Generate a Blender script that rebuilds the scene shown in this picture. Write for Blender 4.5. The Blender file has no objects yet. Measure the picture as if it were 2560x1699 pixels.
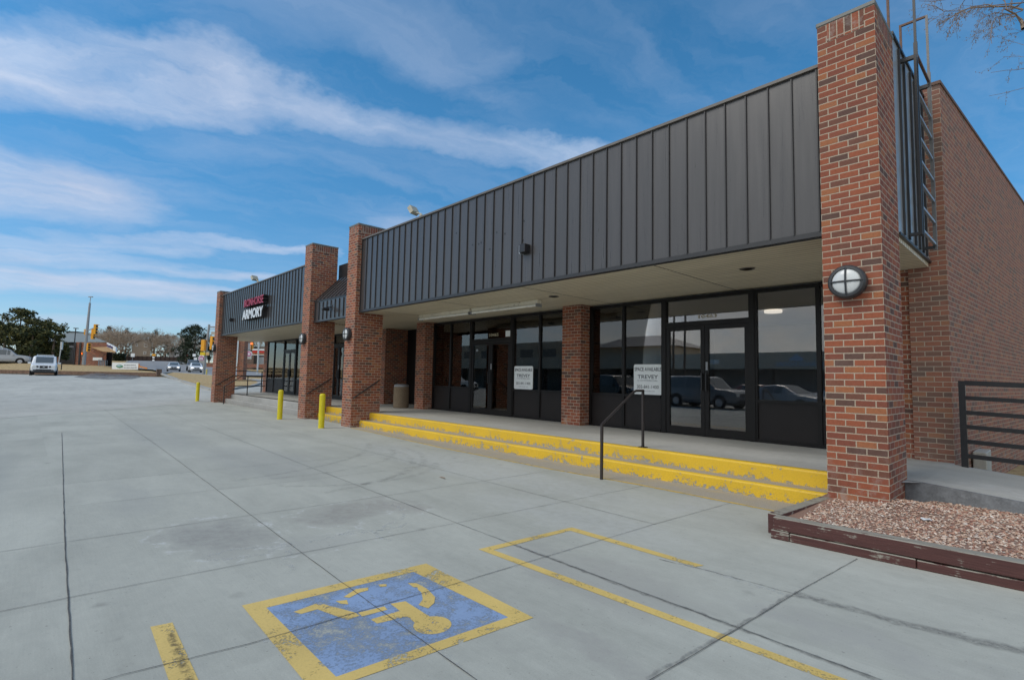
import bpy, bmesh, math, random
from mathutils import Vector, Matrix
random.seed(7)
PI = math.pi
scene = bpy.context.scene
COL = scene.collection
W, H = 2560.0, 1699.0
# ------------------------------------------------------------------ camera
CAM = Vector((1.381, -7.057, 1.548)); YAW, PITCH, ROLL, FPX = 0.818, 0.072, 0.020, 1297.3
_f = Vector((-math.sin(YAW) * math.cos(PITCH), math.cos(YAW) * math.cos(PITCH), math.sin(PITCH)))
_r = Vector((math.cos(YAW), math.sin(YAW), 0)); _u = _r.cross(_f)
_c, _s = math.cos(ROLL), math.sin(ROLL)
_r, _u = _r * _c + _u * _s, -_r * _s + _u * _c
cd = bpy.data.cameras.new('camera'); cam = bpy.data.objects.new('camera', cd); COL.objects.link(cam)
cam.matrix_world = Matrix(((_r.x, _u.x, -_f.x, CAM.x), (_r.y, _u.y, -_f.y, CAM.y), (_r.z, _u.z, -_f.z, CAM.z), (0, 0, 0, 1)))
cd.sensor_width = 36; cd.lens = FPX / W * 36; cd.clip_start = 0.05; cd.clip_end = 5000
scene.camera = cam
F2 = Vector((-math.sin(YAW), math.cos(YAW), 0)); R2 = Vector((math.cos(YAW), math.sin(YAW), 0))

def ray(u, v): return _f + _r * ((u - W / 2) / FPX) - _u * ((v - H / 2) / FPX)
def RD(u): q = ray(u, 900); q.z = 0; return q.normalized()
def at(u, v, d): r = ray(u, v); return CAM + r * (d / r.dot(F2))   # point at horizontal depth d
def onz(u, v, z=0.0): d = ray(u, v); return CAM + d * ((z - CAM.z) / d.z)
def ony(u, v, y): d = ray(u, v); return CAM + d * ((y - CAM.y) / d.y)

def lerp_tab(tab, x):
    if x <= tab[0][0]: return tab[0][1]
    for (a, b), (c, d) in zip(tab, tab[1:]):
        if x <= c: return b + (d - b) * (x - a) / (c - a)
    return tab[-1][1]
HB = [(0, 0), (28, 0), (42, .78), (56, .93), (75, 1.3), (85, 1.45), (160, 4.4), (400, 8)]
HL = [(56.15, 0), (56.4, .34), (90, .30), (130, 0)]; HK = [(56.4, 0), (64, .80), (75, .62), (95, .42), (130, 0)]
def sstep(a, b, x):
    t = max(0, min(1, (x - a) / (b - a))); return t * t * (3 - 2 * t)
def Hg(d, s):
    u = 1280 + 1297 * s / max(d, 1)
    return lerp_tab(HB, d) + (1 - sstep(395, 420, u)) * (lerp_tab(HL, d) + lerp_tab(HK, d) * lerp_tab([(100, 1), (240, .75), (395, .2)], u))
def ds(p):
    q = Vector((p[0] - CAM.x, p[1] - CAM.y, 0)); return q.dot(F2), q.dot(R2)
def wp(d, s, dz=0.0):
    p = CAM + F2 * d + R2 * s; return Vector((p.x, p.y, Hg(d, s) + dz))
def G(u, v):                                                     # where the line of sight meets the terrain
    r = ray(u, v); t = 5.0
    while t < 500:
        p = CAM + r * t; d, s = ds(p)
        if p.z <= Hg(d, s): return Vector((p.x, p.y, Hg(d, s)))
        t += .1
    return CAM + r * 500
def GD(u, d):                                                    # terrain point at column u, depth d
    return wp(d, (u - 1280) / 1297 * d)

# ------------------------------------------------------------------ mesh helpers
class MB:
    def __init__(self): self.v = []; self.f = []; self.uv = {}
    def add(self, vs, fs):
        o = len(self.v); self.v += [Vector(p) for p in vs]; self.f += [[i + o for i in f] for f in fs]; return self
    def box(self, x0, x1, y0, y1, z0, z1):
        return self.add([(x0, y0, z0), (x1, y0, z0), (x1, y1, z0), (x0, y1, z0), (x0, y0, z1), (x1, y0, z1), (x1, y1, z1), (x0, y1, z1)],
                        [(0, 3, 2, 1), (4, 5, 6, 7), (0, 1, 5, 4), (1, 2, 6, 5), (2, 3, 7, 6), (3, 0, 4, 7)])
    def obox(self, c, ax, ay, az):
        c = Vector(c); ax, ay, az = Vector(ax), Vector(ay), Vector(az)
        vs = [c + ax * i + ay * j + az * k for k in (-1, 1) for i, j in ((-1, -1), (1, -1), (1, 1), (-1, 1))]
        return self.add(vs, [(0, 3, 2, 1), (4, 5, 6, 7), (0, 1, 5, 4), (1, 2, 6, 5), (2, 3, 7, 6), (3, 0, 4, 7)])
    def bar(self, a, b, w, h=None, up=(0, 0, 1)):                # square bar from a to b
        a, b = Vector(a), Vector(b); h = h or w; d = (b - a); n = d.normalized()
        up = Vector(up)
        if abs(n.dot(up)) > .95: up = Vector((1, 0, 0))
        sx = n.cross(up).normalized(); sy = sx.cross(n)
        return self.obox((a + b) / 2, sx * (w / 2), sy * (h / 2), d / 2)
    def tube(self, pts, r, n=8, cap=True):
        pts = [Vector(p) for p in pts]; rs = r if isinstance(r, (list, tuple)) else [r] * len(pts)
        rings = []
        for i, p in enumerate(pts):
            d = (pts[min(i + 1, len(pts) - 1)] - pts[max(i - 1, 0)]).normalized()
            up = Vector((0, 0, 1)) if abs(d.z) < .95 else Vector((1, 0, 0))
            a = d.cross(up).normalized(); b = a.cross(d)
            rings.append([p + (a * math.cos(2 * PI * k / n) + b * math.sin(2 * PI * k / n)) * rs[i] for k in range(n)])
        vs = [q for R in rings for q in R]; fs = []
        for i in range(len(pts) - 1):
            for k in range(n):
                fs.append((i * n + k, i * n + (k + 1) % n, (i + 1) * n + (k + 1) % n, (i + 1) * n + k))
        if cap: fs += [tuple(range(n))[::-1], tuple(range((len(pts) - 1) * n, len(pts) * n))]
        return self.add(vs, fs)
    def lathe(self, prof, n=24, c=(0, 0, 0), axis='z'):          # prof: (r, h)
        vs, fs = [], []
        for r, h in prof:
            for k in range(n):
                a = 2 * PI * k / n; x, y = r * math.cos(a), r * math.sin(a)
                p = (x, y, h) if axis == 'z' else ((x, -h, y) if axis == '-y' else ((h, x, y) if axis == 'x' else (x, h, y)))
                vs.append((p[0] + c[0], p[1] + c[1], p[2] + c[2]))
        for i in range(len(prof) - 1):
            for k in range(n):
                fs.append((i * n + k, i * n + (k + 1) % n, (i + 1) * n + (k + 1) % n, (i + 1) * n + k))
        fs += [tuple(range(n))[::-1], tuple(range((len(prof) - 1) * n, len(prof) * n))]
        return self.add(vs, fs)
    def poly(self, pts): return self.add(pts, [tuple(range(len(pts)))])
    def prism(self, pts, off):                                   # pts polygon extruded by vector off
        n = len(pts); off = Vector(off); a = [Vector(p) for p in pts]
        return self.add(a + [p + off for p in a], [tuple(range(n))[::-1], tuple(range(n, 2 * n))] + [(i, (i + 1) % n, n + (i + 1) % n, n + i) for i in range(n)])
    def strip(self, pts, w, z=None, jit=0.0, step=.25):          # flat ribbon along a polyline on the ground, uv across
        P = [Vector(p) for p in pts]; Q = []
        for a, b in zip(P, P[1:]):
            n = max(1, int((b - a).length / step))
            Q += [a.lerp(b, i / n) for i in range(n)]
        Q.append(P[-1]); L, Rr = [], []
        for i, q in enumerate(Q):
            d = (Q[min(i + 1, len(Q) - 1)] - Q[max(0, i - 1)]); d.z = 0; d.normalize(); nn = Vector((-d.y, d.x, 0))
            j = random.uniform(-jit, jit); ww = w * (1 + random.uniform(-.3, .3) * (jit > 0)) / 2
            for lst, sg in ((L, 1), (Rr, -1)):
                p = q + nn * (j + sg * ww)
                if z is not None: p.z = z
                lst.append(p)
        o = len(self.v)
        for i in range(len(Q)):
            self.uv[o + 2 * i] = (i * step, 0); self.uv[o + 2 * i + 1] = (i * step, 1)
        vs = [p for ab in zip(L, Rr) for p in ab]
        return self.add(vs, [(2 * i, 2 * i + 1, 2 * i + 3, 2 * i + 2) for i in range(len(Q) - 1)])
    def build(self, name, mat, parent=None, origin=None, smooth=False, bevel=0.0):
        me = bpy.data.meshes.new(name)
        po = ORIG.get(parent, Vector()) if parent else Vector()
        if origin is None: origin = po if parent else Vector((0, 0, 0))
        origin = Vector(origin)
        me.from_pydata([tuple(p - origin) for p in self.v], [], self.f)
        bm = bmesh.new(); bm.from_mesh(me); bmesh.ops.recalc_face_normals(bm, faces=bm.faces)
        if bevel:
            bmesh.ops.bevel(bm, geom=[e for e in bm.edges if len(e.link_faces) == 2 and e.calc_face_angle(0) > .5], offset=bevel, segments=1, affect='EDGES')
        bm.to_mesh(me); bm.free()
        if self.uv and not bevel:
            ul = me.uv_layers.new(name='UVMap')
            for lp in me.loops: ul.data[lp.index].uv = self.uv.get(lp.vertex_index, (0, .5))
        if smooth:
            for p in me.polygons: p.use_smooth = True
        me.materials.append(mat)
        o = bpy.data.objects.new(name, me); COL.objects.link(o)
        if parent: o.parent = parent
        o.location = origin - po
        ORIG[o] = origin
        return o
ORIG = {}
def tag(o, label=None, cat=None, group=None, kind=None):
    if label: o['label'] = label
    if cat: o['category'] = cat
    if group: o['group'] = group
    if kind: o['kind'] = kind
    return o
def thing(name, label, cat, loc=(0, 0, 0), group=None):
    o = bpy.data.objects.new(name, None); COL.objects.link(o); o.location = loc; o.empty_display_size = .2
    ORIG[o] = Vector(loc); return tag(o, label, cat, group)
def struct(o): o['kind'] = 'structure'; return o
def copy_tree(o, parent=None):
    c = o.copy(); COL.objects.link(c)
    if parent: c.parent = parent
    for ch in list(o.children): copy_tree(ch, c)
    return c
def text_mb(s, size, origin, xdir=(1, 0, 0), up=(0, 0, 1), width=None, depth=.002, bold=0.0, space=1.0):
    cu = bpy.data.curves.new('t', 'FONT'); cu.body = s; cu.size = 1; cu.extrude = .5; cu.offset = bold; cu.space_character = space
    cu.resolution_u = 3
    o = bpy.data.objects.new('t', cu); COL.objects.link(o)
    me = bpy.data.meshes.new_from_object(o.evaluated_get(bpy.context.evaluated_depsgraph_get()))
    xs = [v.co.x for v in me.vertices]; ys = [v.co.y for v in me.vertices]
    x0, x1, y0, y1 = min(xs), max(xs), min(ys), max(ys)
    sy = size / (y1 - y0); sx = (width / (x1 - x0)) if width else sy
    xd, up, og = Vector(xdir), Vector(up), Vector(origin); nd = xd.cross(up)
    mb = MB(); mb.add([og + xd * ((v.co.x - x0) * sx) + up * ((v.co.y - y0) * sy) + nd * (v.co.z * depth) for v in me.vertices], [tuple(p.vertices) for p in me.polygons])
    bpy.data.objects.remove(o); bpy.data.curves.remove(cu); bpy.data.meshes.remove(me)
    return mb

# ------------------------------------------------------------------ materials
class NT:
    def __init__(self, tree): self.t = tree; self.n = tree.nodes; self.l = tree.links
    def new(self, typ, **kw):
        n = self.n.new(typ)
        for k, v in kw.items(): setattr(n, k, v)
        return n
    def put(self, sock, v):
        if isinstance(v, bpy.types.NodeSocket): self.l.new(v, sock)
        elif v is not None:
            if isinstance(v, (tuple, list)) and hasattr(sock.default_value, '__len__') and len(sock.default_value) == 4 and len(v) == 3: v = (*v, 1)
            sock.default_value = v
    def m(self, op, a, b=None, c=None, clamp=False):
        n = self.new('ShaderNodeMath', operation=op, use_clamp=clamp)
        for i, x in enumerate((a, b, c)):
            if x is not None: self.put(n.inputs[i], x)
        return n.outputs[0]
    def vm(self, op, a, b=None, scale=None):
        n = self.new('ShaderNodeVectorMath', operation=op); self.put(n.inputs[0], a)
        if b is not None: self.put(n.inputs[1], b)
        if scale is not None: self.put(n.inputs['Scale'], scale)
        return n.outputs['Value'] if op in ('DOT_PRODUCT', 'LENGTH', 'DISTANCE') else n.outputs[0]
    def mix(self, fac, a, b, blend='MIX'):
        n = self.new('ShaderNodeMix', data_type='RGBA', blend_type=blend)
        self.put(n.inputs['Factor'], fac); self.put(n.inputs['A'], a); self.put(n.inputs['B'], b); return n.outputs['Result']
    def ramp(self, fac, stops, interp='LINEAR'):
        n = self.new('ShaderNodeValToRGB'); cr = n.color_ramp; cr.interpolation = interp
        while len(cr.elements) < len(stops): cr.elements.new(.5)
        for e, (p, c) in zip(cr.elements, stops):
            e.position = p; e.color = (*c, 1) if isinstance(c, tuple) else (c, c, c, 1)
        self.put(n.inputs[0], fac); return n.outputs[0]
    def noise(self, vec, scale, detail=4, rough=.55, dist=0.0, col=False):
        n = self.new('ShaderNodeTexNoise'); self.put(n.inputs['Vector'], vec); self.put(n.inputs['Scale'], scale)
        self.put(n.inputs['Detail'], detail); self.put(n.inputs['Roughness'], rough); self.put(n.inputs['Distortion'], dist)
        return n.outputs['Color' if col else 'Fac']
    def remap(self, v, a, b, c=0.0, d=1.0):
        n = self.new('ShaderNodeMapRange', clamp=True); self.put(n.inputs[0], v)
        for i, x in enumerate((a, b, c, d)): self.put(n.inputs[i + 1], x)
        return n.outputs[0]
    def sep(self, v): n = self.new('ShaderNodeSeparateXYZ'); self.put(n.inputs[0], v); return n.outputs
    def comb(self, x, y, z=0.0):
        n = self.new('ShaderNodeCombineXYZ')
        for i, q in enumerate((x, y, z)): self.put(n.inputs[i], q)
        return n.outputs[0]
    def coord(self, k='Object'): return self.new('ShaderNodeTexCoord').outputs[k]
    def bump(self, h, strength=.3, dist=.01):
        n = self.new('ShaderNodeBump'); self.put(n.inputs['Height'], h); n.inputs['Strength'].default_value = strength; n.inputs['Distance'].default_value = dist
        return n.outputs[0]
def start(name):
    m = bpy.data.materials.new(name); m.use_nodes = True; t = NT(m.node_tree); b = t.n['Principled BSDF']; return m, t, b
def wpos(t): return t.new('ShaderNodeNewGeometry').outputs['Position']
def simple(name, col, rough=.5, metal=0.0, var=.12, scale=6.0, bump=0.0, spec=.5, emit=0.0, coat=0.0):
    m, t, b = start(name); p = wpos(t)
    n = t.noise(p, scale, 5, .6); n2 = t.noise(p, scale * 7, 3, .6)
    k = t.m('ADD', t.remap(n, .3, .7, 1 - var, 1 + var), t.remap(n2, .3, .7, -var * .5, var * .5))
    t.put(b.inputs['Base Color'], t.mix(1.0, (*col,), t.comb(k, k, k), 'MULTIPLY'))
    t.put(b.inputs['Roughness'], t.remap(n, .3, .7, max(0, rough - .06), min(1, rough + .06)))
    b.inputs['Metallic'].default_value = metal; b.inputs['Specular IOR Level'].default_value = spec
    b.inputs['Coat Weight'].default_value = coat
    if bump: t.put(b.inputs['Normal'], t.bump(n2, bump, .01))
    if emit:
        b.inputs['Emission Color'].default_value = (*col, 1); b.inputs['Emission Strength'].default_value = emit
    return m

BW, BH = .2033, .0778
def brick_mat(name, soldier=False, mortar=(.46, .38, .29), dark=1.0, bscale=1.0, haze=.10):
    m, t, b = start(name); co = t.coord('Object'); x, y, z = t.sep(co)
    gn = t.sep(t.new('ShaderNodeNewGeometry').outputs['True Normal'])
    isx = t.m('GREATER_THAN', t.m('ABSOLUTE', gn[0]), .5)
    u = t.m('ADD', t.m('MULTIPLY', y, isx), t.m('MULTIPLY', x, t.m('SUBTRACT', 1.0, isx)))
    w, h = BW * bscale, BH * bscale
    if soldier: u, z, h, w = z, u, BW / 2.6, BW * 1.17
    row = t.m('FLOOR', t.m('DIVIDE', z, h))
    sh = t.m('MULTIPLY', t.m('FLOORED_MODULO', row, 2.0), 0.0 if soldier else .5)
    uu = t.m('ADD', t.m('DIVIDE', u, w), sh); colm = t.m('FLOOR', uu)
    fu, fz = t.m('FRACT', uu), t.m('FRACT', t.m('DIVIDE', z, h))
    wob = t.m('MULTIPLY', t.m('SUBTRACT', t.noise(co, 45, 2), .5), .006)
    du = t.m('MULTIPLY', t.m('MINIMUM', fu, t.m('SUBTRACT', 1.0, fu)), w); dz = t.m('MULTIPLY', t.m('MINIMUM', fz, t.m('SUBTRACT', 1.0, fz)), h)
    d = t.m('ADD', t.m('MINIMUM', du, dz), wob)
    mask = t.remap(d, .0045, .0075)                              # 0 mortar, 1 brick
    wn = t.new('ShaderNodeTexWhiteNoise', noise_dimensions='3D'); t.put(wn.inputs['Vector'], t.comb(colm, row, isx))
    r1 = wn.outputs['Value']
    base = t.ramp(r1, [(0, (.30, .078, .034)), (.22, (.24, .062, .032)), (.40, (.20, .052, .030)), (.56, (.33, .115, .045)), (.68, (.15, .055, .036)), (.80, (.26, .07, .035)), (.90, (.095, .047, .038)), (.96, (.19, .06, .034))], 'CONSTANT')
    n1 = t.noise(co, 22, 5, .65); n2 = t.noise(co, 110, 3, .6)
    base = t.mix(t.remap(n1, .58, .75, 0, .6), base, (.07, .035, .03))
    k = t.m('ADD', t.remap(n1, .3, .7, .82, 1.15), t.remap(n2, .3, .7, -.14, .14))
    base = t.mix(1.0, base, t.comb(k, k, k), 'MULTIPLY')
    mo = t.mix(1.0, mortar, t.comb(*[t.remap(n2, .3, .7, .8, 1.1)] * 3), 'MULTIPLY')
    big = t.noise(co, 1.3, 4, .6)
    c = t.mix(mask, mo, base)
    c = t.mix(t.remap(big, .55, .8, 0, .22), c, (.30, .25, .22))
    c = t.mix(haze, c, (.33, .24, .19))
    ef = t.m('MULTIPLY', t.remap(z, .75, .1), t.remap(t.noise(co, 6, 5, .7), .50, .66, 0, .55)); c = t.mix(ef, c, (.37, .33, .30))   # salts risen from the ground
    if dark != 1: c = t.mix(1.0, c, (dark, dark, dark), 'MULTIPLY')
    t.put(b.inputs['Base Color'], c); b.inputs['Roughness'].default_value = .85; b.inputs['Specular IOR Level'].default_value = .3
    hgt = t.m('ADD', mask, t.m('MULTIPLY', n2, .25))
    t.put(b.inputs['Normal'], t.bump(hgt, .55, .008)); return m

def concrete(name, col=(.345, .36, .35), stains=(), streak=True, k=1.0):
    m, t, b = start(name); p = wpos(t)
    x, y, z = t.sep(p)
    sp = t.comb(t.m('MULTIPLY', x, .5), t.m('MULTIPLY', y, 1.6), 0.0)
    n0 = t.noise(p, .22, 4, .6); n1 = t.noise(sp, 1.1, 6, .62, .4); n2 = t.noise(p, 9, 6, .7); n3 = t.noise(p, 120, 3, .7)
    v = t.m('ADD', t.m('ADD', t.remap(n0, .3, .7, .89, 1.08), t.remap(n1, .3, .7, -.10, .09)), t.m('ADD', t.remap(n2, .3, .7, -.055, .055), t.remap(n3, .25, .75, -.10, .10)))
    br = t.noise(t.comb(t.m('MULTIPLY', x, 4.0), t.m('MULTIPLY', y, 70.0), 0.0), 1.0, 2, .5)     # broom finish
    v = t.m('ADD', v, t.remap(br, .3, .7, -.025, .025))
    sl = t.new('ShaderNodeTexWhiteNoise', noise_dimensions='2D'); t.put(sl.inputs['Vector'], t.comb(t.m('FLOOR', t.m('DIVIDE', t.m('ADD', x, .1), 1.55)), t.m('FLOOR', t.m('DIVIDE', t.m('ADD', y, .45), 1.55))))
    v = t.m('ADD', v, t.m('MULTIPLY', t.m('SUBTRACT', sl.outputs['Value'], .5), .085))   # every slab cured to its own tone
    c = t.mix(1.0, col, t.comb(v, v, v), 'MULTIPLY')
    c = t.mix(t.remap(n1, .60, .78, 0, .25), c, (.23, .215, .20))
    wp_ = t.vm('ADD', p, t.vm('SCALE', t.vm('SUBTRACT', t.noise(p, 1.6, 5, .65, col=True), (.5, .5, .5)), scale=1.3))
    for (cx, cy, rx, ry, scol, amt, rim) in stains:
        q = t.vm('MULTIPLY', t.vm('SUBTRACT', wp_, (cx, cy, 0)), (1 / rx, 1 / ry, 0)); d = t.vm('LENGTH', q)
        c = t.mix(t.m('MULTIPLY', t.m('MULTIPLY', t.remap(d, 1.15, .55), t.remap(n2, .35, .62, .35, 1.0)), amt), c, scol)
        if rim:
            rr = t.m('MULTIPLY', t.remap(t.m('ABSOLUTE', t.m('SUBTRACT', d, 1.08)), .10, .0), t.remap(t.noise(p, 5, 4), .48, .62, 0, rim))
            c = t.mix(rr, c, (.56, .58, .57))
    sp_ = t.noise(p, 38, 2, .5); c = t.mix(t.remap(sp_, .69, .74, 0, .5), c, (.13, .12, .11))
    vo = t.new('ShaderNodeTexVoronoi'); t.put(vo.inputs['Vector'], t.vm('ADD', p, t.vm('SCALE', t.noise(p, 9, 3, .6, col=True), scale=.12))); vo.inputs['Scale'].default_value = 1.7
    drip = t.m('MULTIPLY', t.remap(vo.outputs['Distance'], .11, .03), t.remap(t.sep(vo.outputs['Color'])[0], .45, .75, 0, .38)); c = t.mix(drip, c, (.13, .125, .115))
    t.put(b.inputs['Base Color'], c); t.put(b.inputs['Roughness'], t.remap(n2, .3, .7, .72, .9)); b.inputs['Specular IOR Level'].default_value = .35
    t.put(b.inputs['Normal'], t.bump(t.m('ADD', n3, t.m('MULTIPLY', br, .5)), .18, .004)); return m

def paint(name, col, chip=.45, soft=.05, scale=5.0, rough=.6, under=None, worn=(.30, .26, .16)):
    """road paint: chips let whatever lies below show through (or show the concrete colour `under`)"""
    m, t, b = start(name); p = wpos(t)
    n = t.noise(p, scale, 7, .72, .3); n2 = t.noise(p, scale * 9, 4, .7); n3 = t.noise(p, 1.4, 3, .6)
    f = t.m('ADD', t.m('ADD', n, t.m('MULTIPLY', t.m('SUBTRACT', n2, .5), .55)), t.m('MULTIPLY', t.m('SUBTRACT', n3, .5), .5))
    mask = t.remap(f, chip - soft, chip + soft)
    k = t.m('ADD', t.remap(n3, .3, .7, .88, 1.1), t.remap(n2, .3, .7, -.1, .1))
    c = t.mix(1.0, col, t.comb(k, k, k), 'MULTIPLY')
    c = t.mix(t.remap(n2, .60, .74, 0, .4), c, worn)
    b.inputs['Roughness'].default_value = rough; b.inputs['Specular IOR Level'].default_value = .4
    if under is not None:
        t.put(b.inputs['Base Color'], t.mix(mask, under, c))
        t.put(b.inputs['Normal'], t.bump(t.m('ADD', mask, n2), .25, .006))
    else:
        t.put(b.inputs['Base Color'], c)
        tr = t.new('ShaderNodeBsdfTransparent'); mx = t.new('ShaderNodeMixShader'); t.put(mx.inputs[0], mask)
        t.l.new(tr.outputs[0], mx.inputs[1]); t.l.new(b.outputs[0], mx.inputs[2]); t.l.new(mx.outputs[0], t.n['Material Output'].inputs[0])
    return m
def dirt(name, col, amt=.8, scale=8.0, lo=.4, hi=.65):
    m, t, b = start(name); p = wpos(t); uv = t.sep(t.coord('UV'))[1]
    fall = t.m('SINE', t.m('MULTIPLY', uv, PI)); n = t.noise(p, scale, 6, .7)
    a = t.m('MULTIPLY', t.m('MULTIPLY', t.remap(n, lo, hi), t.m('POWER', t.m('MAXIMUM', fall, .001), .8)), amt)
    b.inputs['Base Color'].default_value = (*col, 1); b.inputs['Roughness'].default_value = .9
    tr = t.new('ShaderNodeBsdfTransparent'); mx = t.new('ShaderNodeMixShader'); t.put(mx.inputs[0], a)
    t.l.new(tr.outputs[0], mx.inputs[1]); t.l.new(b.outputs[0], mx.inputs[2]); t.l.new(mx.outputs[0], t.n['Material Output'].inputs[0]); return m
def glass(name, tint=.93, ior=1.85, base=(.012, .013, .015)):
    m, t, b = start(name)
    fr = t.new('ShaderNodeFresnel'); fr.inputs['IOR'].default_value = ior
    p = wpos(t); nb = t.bump(t.noise(p, .8, 2, .4), .02, .02)
    gl = t.new('ShaderNodeBsdfGlossy'); gl.inputs['Roughness'].default_value = .012; t.put(gl.inputs['Color'], (1.0, .97, .93)); t.put(gl.inputs['Normal'], nb)
    tr = t.new('ShaderNodeBsdfTransparent'); t.put(tr.inputs['Color'], (tint, tint, tint * 1.02))
    mx = t.new('ShaderNodeMixShader'); t.put(mx.inputs[0], fr.outputs[0]); t.l.new(tr.outputs[0], mx.inputs[1]); t.l.new(gl.outputs[0], mx.inputs[2])
    t.l.new(mx.outputs[0], t.n['Material Output'].inputs[0]); return m
def island(name, stops, rough=.8, bump=0.0, trans=False):
    m, t, b = start(name); g = t.new('ShaderNodeNewGeometry'); c = t.ramp(g.outputs['Random Per Island'], stops)
    n = t.noise(g.outputs['Position'], 60, 3); k = t.remap(n, .3, .7, .85, 1.15)
    t.put(b.inputs['Base Color'], t.mix(1.0, c, t.comb(k, k, k), 'MULTIPLY')); b.inputs['Roughness'].default_value = rough
    b.inputs['Specular IOR Level'].default_value = .3; return m

M = {}
M['brick'] = brick_mat('brick'); M['soldier'] = brick_mat('soldier_brick', True)
M['brick_hazed'] = brick_mat('hazed_brick', haze=.34)  # side wall brick: pinkish lens haze mixed into the colour
M['brick_far'] = brick_mat('brick_far', dark=1.0, bscale=1.5)
M['coping'] = simple('coping_metal', (.15, .155, .145), .5, .0, .15)
def fascia_mat():
    m, t, b = start('fascia_metal'); p = wpos(t); x, y, z = t.sep(p)
    st = t.noise(t.comb(t.m('MULTIPLY', x, 16.0), t.m('MULTIPLY', y, 16.0), t.m('MULTIPLY', z, .7)), 1.0, 5, .65); pn = t.new('ShaderNodeTexWhiteNoise', noise_dimensions='1D'); t.put(pn.inputs['W'], t.m('FLOOR', t.m('DIVIDE', t.m('ADD', x, 11.16), .2998)))
    k = t.m('ADD', t.remap(st, .3, .7, .84, 1.14), t.m('MULTIPLY', t.m('SUBTRACT', pn.outputs['Value'], .5), .16))
    t.put(b.inputs['Base Color'], t.mix(1.0, (.049, .0455, .0455), t.comb(k, k, k), 'MULTIPLY')); t.put(b.inputs['Roughness'], t.remap(st, .3, .7, .26, .36)); b.inputs['Specular IOR Level'].default_value = .78
    oc = t.noise(t.comb(t.m('MULTIPLY', x, 3.2), y, t.m('MULTIPLY', z, .9)), 1.0, 3, .5); t.put(b.inputs['Normal'], t.bump(oc, .06, .03)); return m
M['fascia'] = fascia_mat()
M['seam'] = simple('seam_metal', (.030, .029, .031), .42, 0, .1, 2)
M['trim'] = simple('trim_metal', (.028, .028, .030), .4, 0, .1)
M['gutter'] = simple('edge_trim', (.13, .115, .10), .45, 0, .15)
M['bronze'] = simple('bronze_frame', (.010, .009, .009), .45, .0, .15, 8, spec=.3)
M['kick'] = simple('kick_panel', (.019, .016, .016), .5, .0, .15, 5, spec=.3)
M['glass'] = glass('storefront_glass')
M['carglass'] = simple('car_glass', (.10, .12, .13), .12, 0, .05, spec=.8)
M['black'] = simple('black_paint', (.018, .018, .02), .4, 0, .15, 20)
M['rail'] = simple('brown_rail', (.030, .024, .023), .45, 0, .2, 15)
M['lamp_rim'] = simple('lamp_rim', (.035, .038, .042), .42, 0, .1)
M['opal'] = simple('opal_lens', (.62, .64, .64), .25, 0, .04, spec=.6)
M['walk'] = concrete('walkway_concrete', (.40, .40, .375), stains=[(-3, 1.6, 2.5, .6, (.50, .50, .48), .6, 0), (-8, 1.9, 3, .5, (.31, .305, .29), .6, 0), (-1.6, 2.6, 1.2, .4, (.29, .285, .27), .5, 0), (2.2, 1.8, 1.3, .6, (.27, .27, .27), .6, 0), (1.0, 1.2, .5, .3, (.50, .50, .49), .5, 0)])
M['rawstep'] = concrete('bare_step', (.36, .36, .345))
M['lot'] = concrete('lot_concrete', (.42, .43, .385), stains=[
    (-4.15, -5.6, .75, .42, (.235, .23, .225), .62, .75), (-4.2, -4.35, .42, .55, (.25, .235, .22), .6, .8), (-4.2, -3.7, .5, .28, (.26, .24, .225), .55, .5),
    (-3.35, -5.0, .3, .5, (.33, .335, .33), .3, .8), (-1.2, -3.7, 1.1, .35, (.29, .28, .27), .4, .0), (-.35, -.9, .55, .5, (.50, .51, .50), .5, .0),
    (-1.9, -.75, .3, .7, (.46, .47, .46), .4, 0), (-6.0, -1.3, 4.5, .8, (.48, .50, .49), .55, .0), (-2.6, -2.4, 1.6, .5, (.47, .485, .47), .5, .0), (-9.5, -7.5, 3.5, .6, (.31, .325, .31), .6, .0), (-14, -4.6, 4.5, .7, (.33, .345, .33), .6, .0), (-6.5, -6.0, 1.2, .3, (.32, .33, .315), .5, .0), (-.6, -4.6, .5, .22, (.30, .295, .28), .6, .0), (.4, -3.3, .7, .3, (.32, .32, .31), .5, .0), (-8.5, -3.9, 2.4, .8, (.31, .32, .315), .5, .0)])
M['farlot'] = concrete('far_lot_concrete', (.45, .45, .41))
M['joint'] = simple('joint_sealant', (.085, .082, .078), .8, 0, .4, 30)
M['yellow'] = paint('yellow_road_paint', (.66, .485, .16), .36, .07, 7)
M['yellow2'] = paint('worn_yellow_paint', (.66, .485, .16), .365, .05, 7)
M['blue'] = paint('blue_road_paint', (.245, .345, .53), .42, .13, 6.5, worn=(.30, .30, .20))
M['bollard'] = simple('bollard_yellow', (.66, .56, .012), .38, 0, .08, 5)
M['ivory'] = simple('ivory_fixture', (.42, .40, .32), .5, 0, .15, 8)
M['tubelamp'] = simple('fluorescent_tube', (.85, .85, .80), .3, 0, .05)
M['white'] = simple('white_sign', (.84, .88, .89), .45, 0, .04)
M['signtext'] = simple('sign_text', (.055, .065, .085), .5, 0, .05)
M['signgrey'] = simple('sign_grey_text', (.28, .30, .33), .5, 0, .05)
M['gold'] = simple('number_decal', (.42, .37, .26), .5)
M['red_letter'] = simple('red_letter', (.42, .03, .07), .35, 0, .1)
M['white_letter'] = simple('white_letter', (.64, .68, .72), .4, 0, .05)
M['gray_metal'] = simple('galvanised', (.30, .32, .34), .45, .3, .1)
M['alu'] = simple('aluminium', (.55, .58, .60), .38, .6, .08)
M['sigyellow'] = simple('signal_yellow', (.78, .36, .015), .45)
M['sigred'] = simple('signal_red', (1.0, .10, .03), .3, emit=2.2, var=.02)
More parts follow.
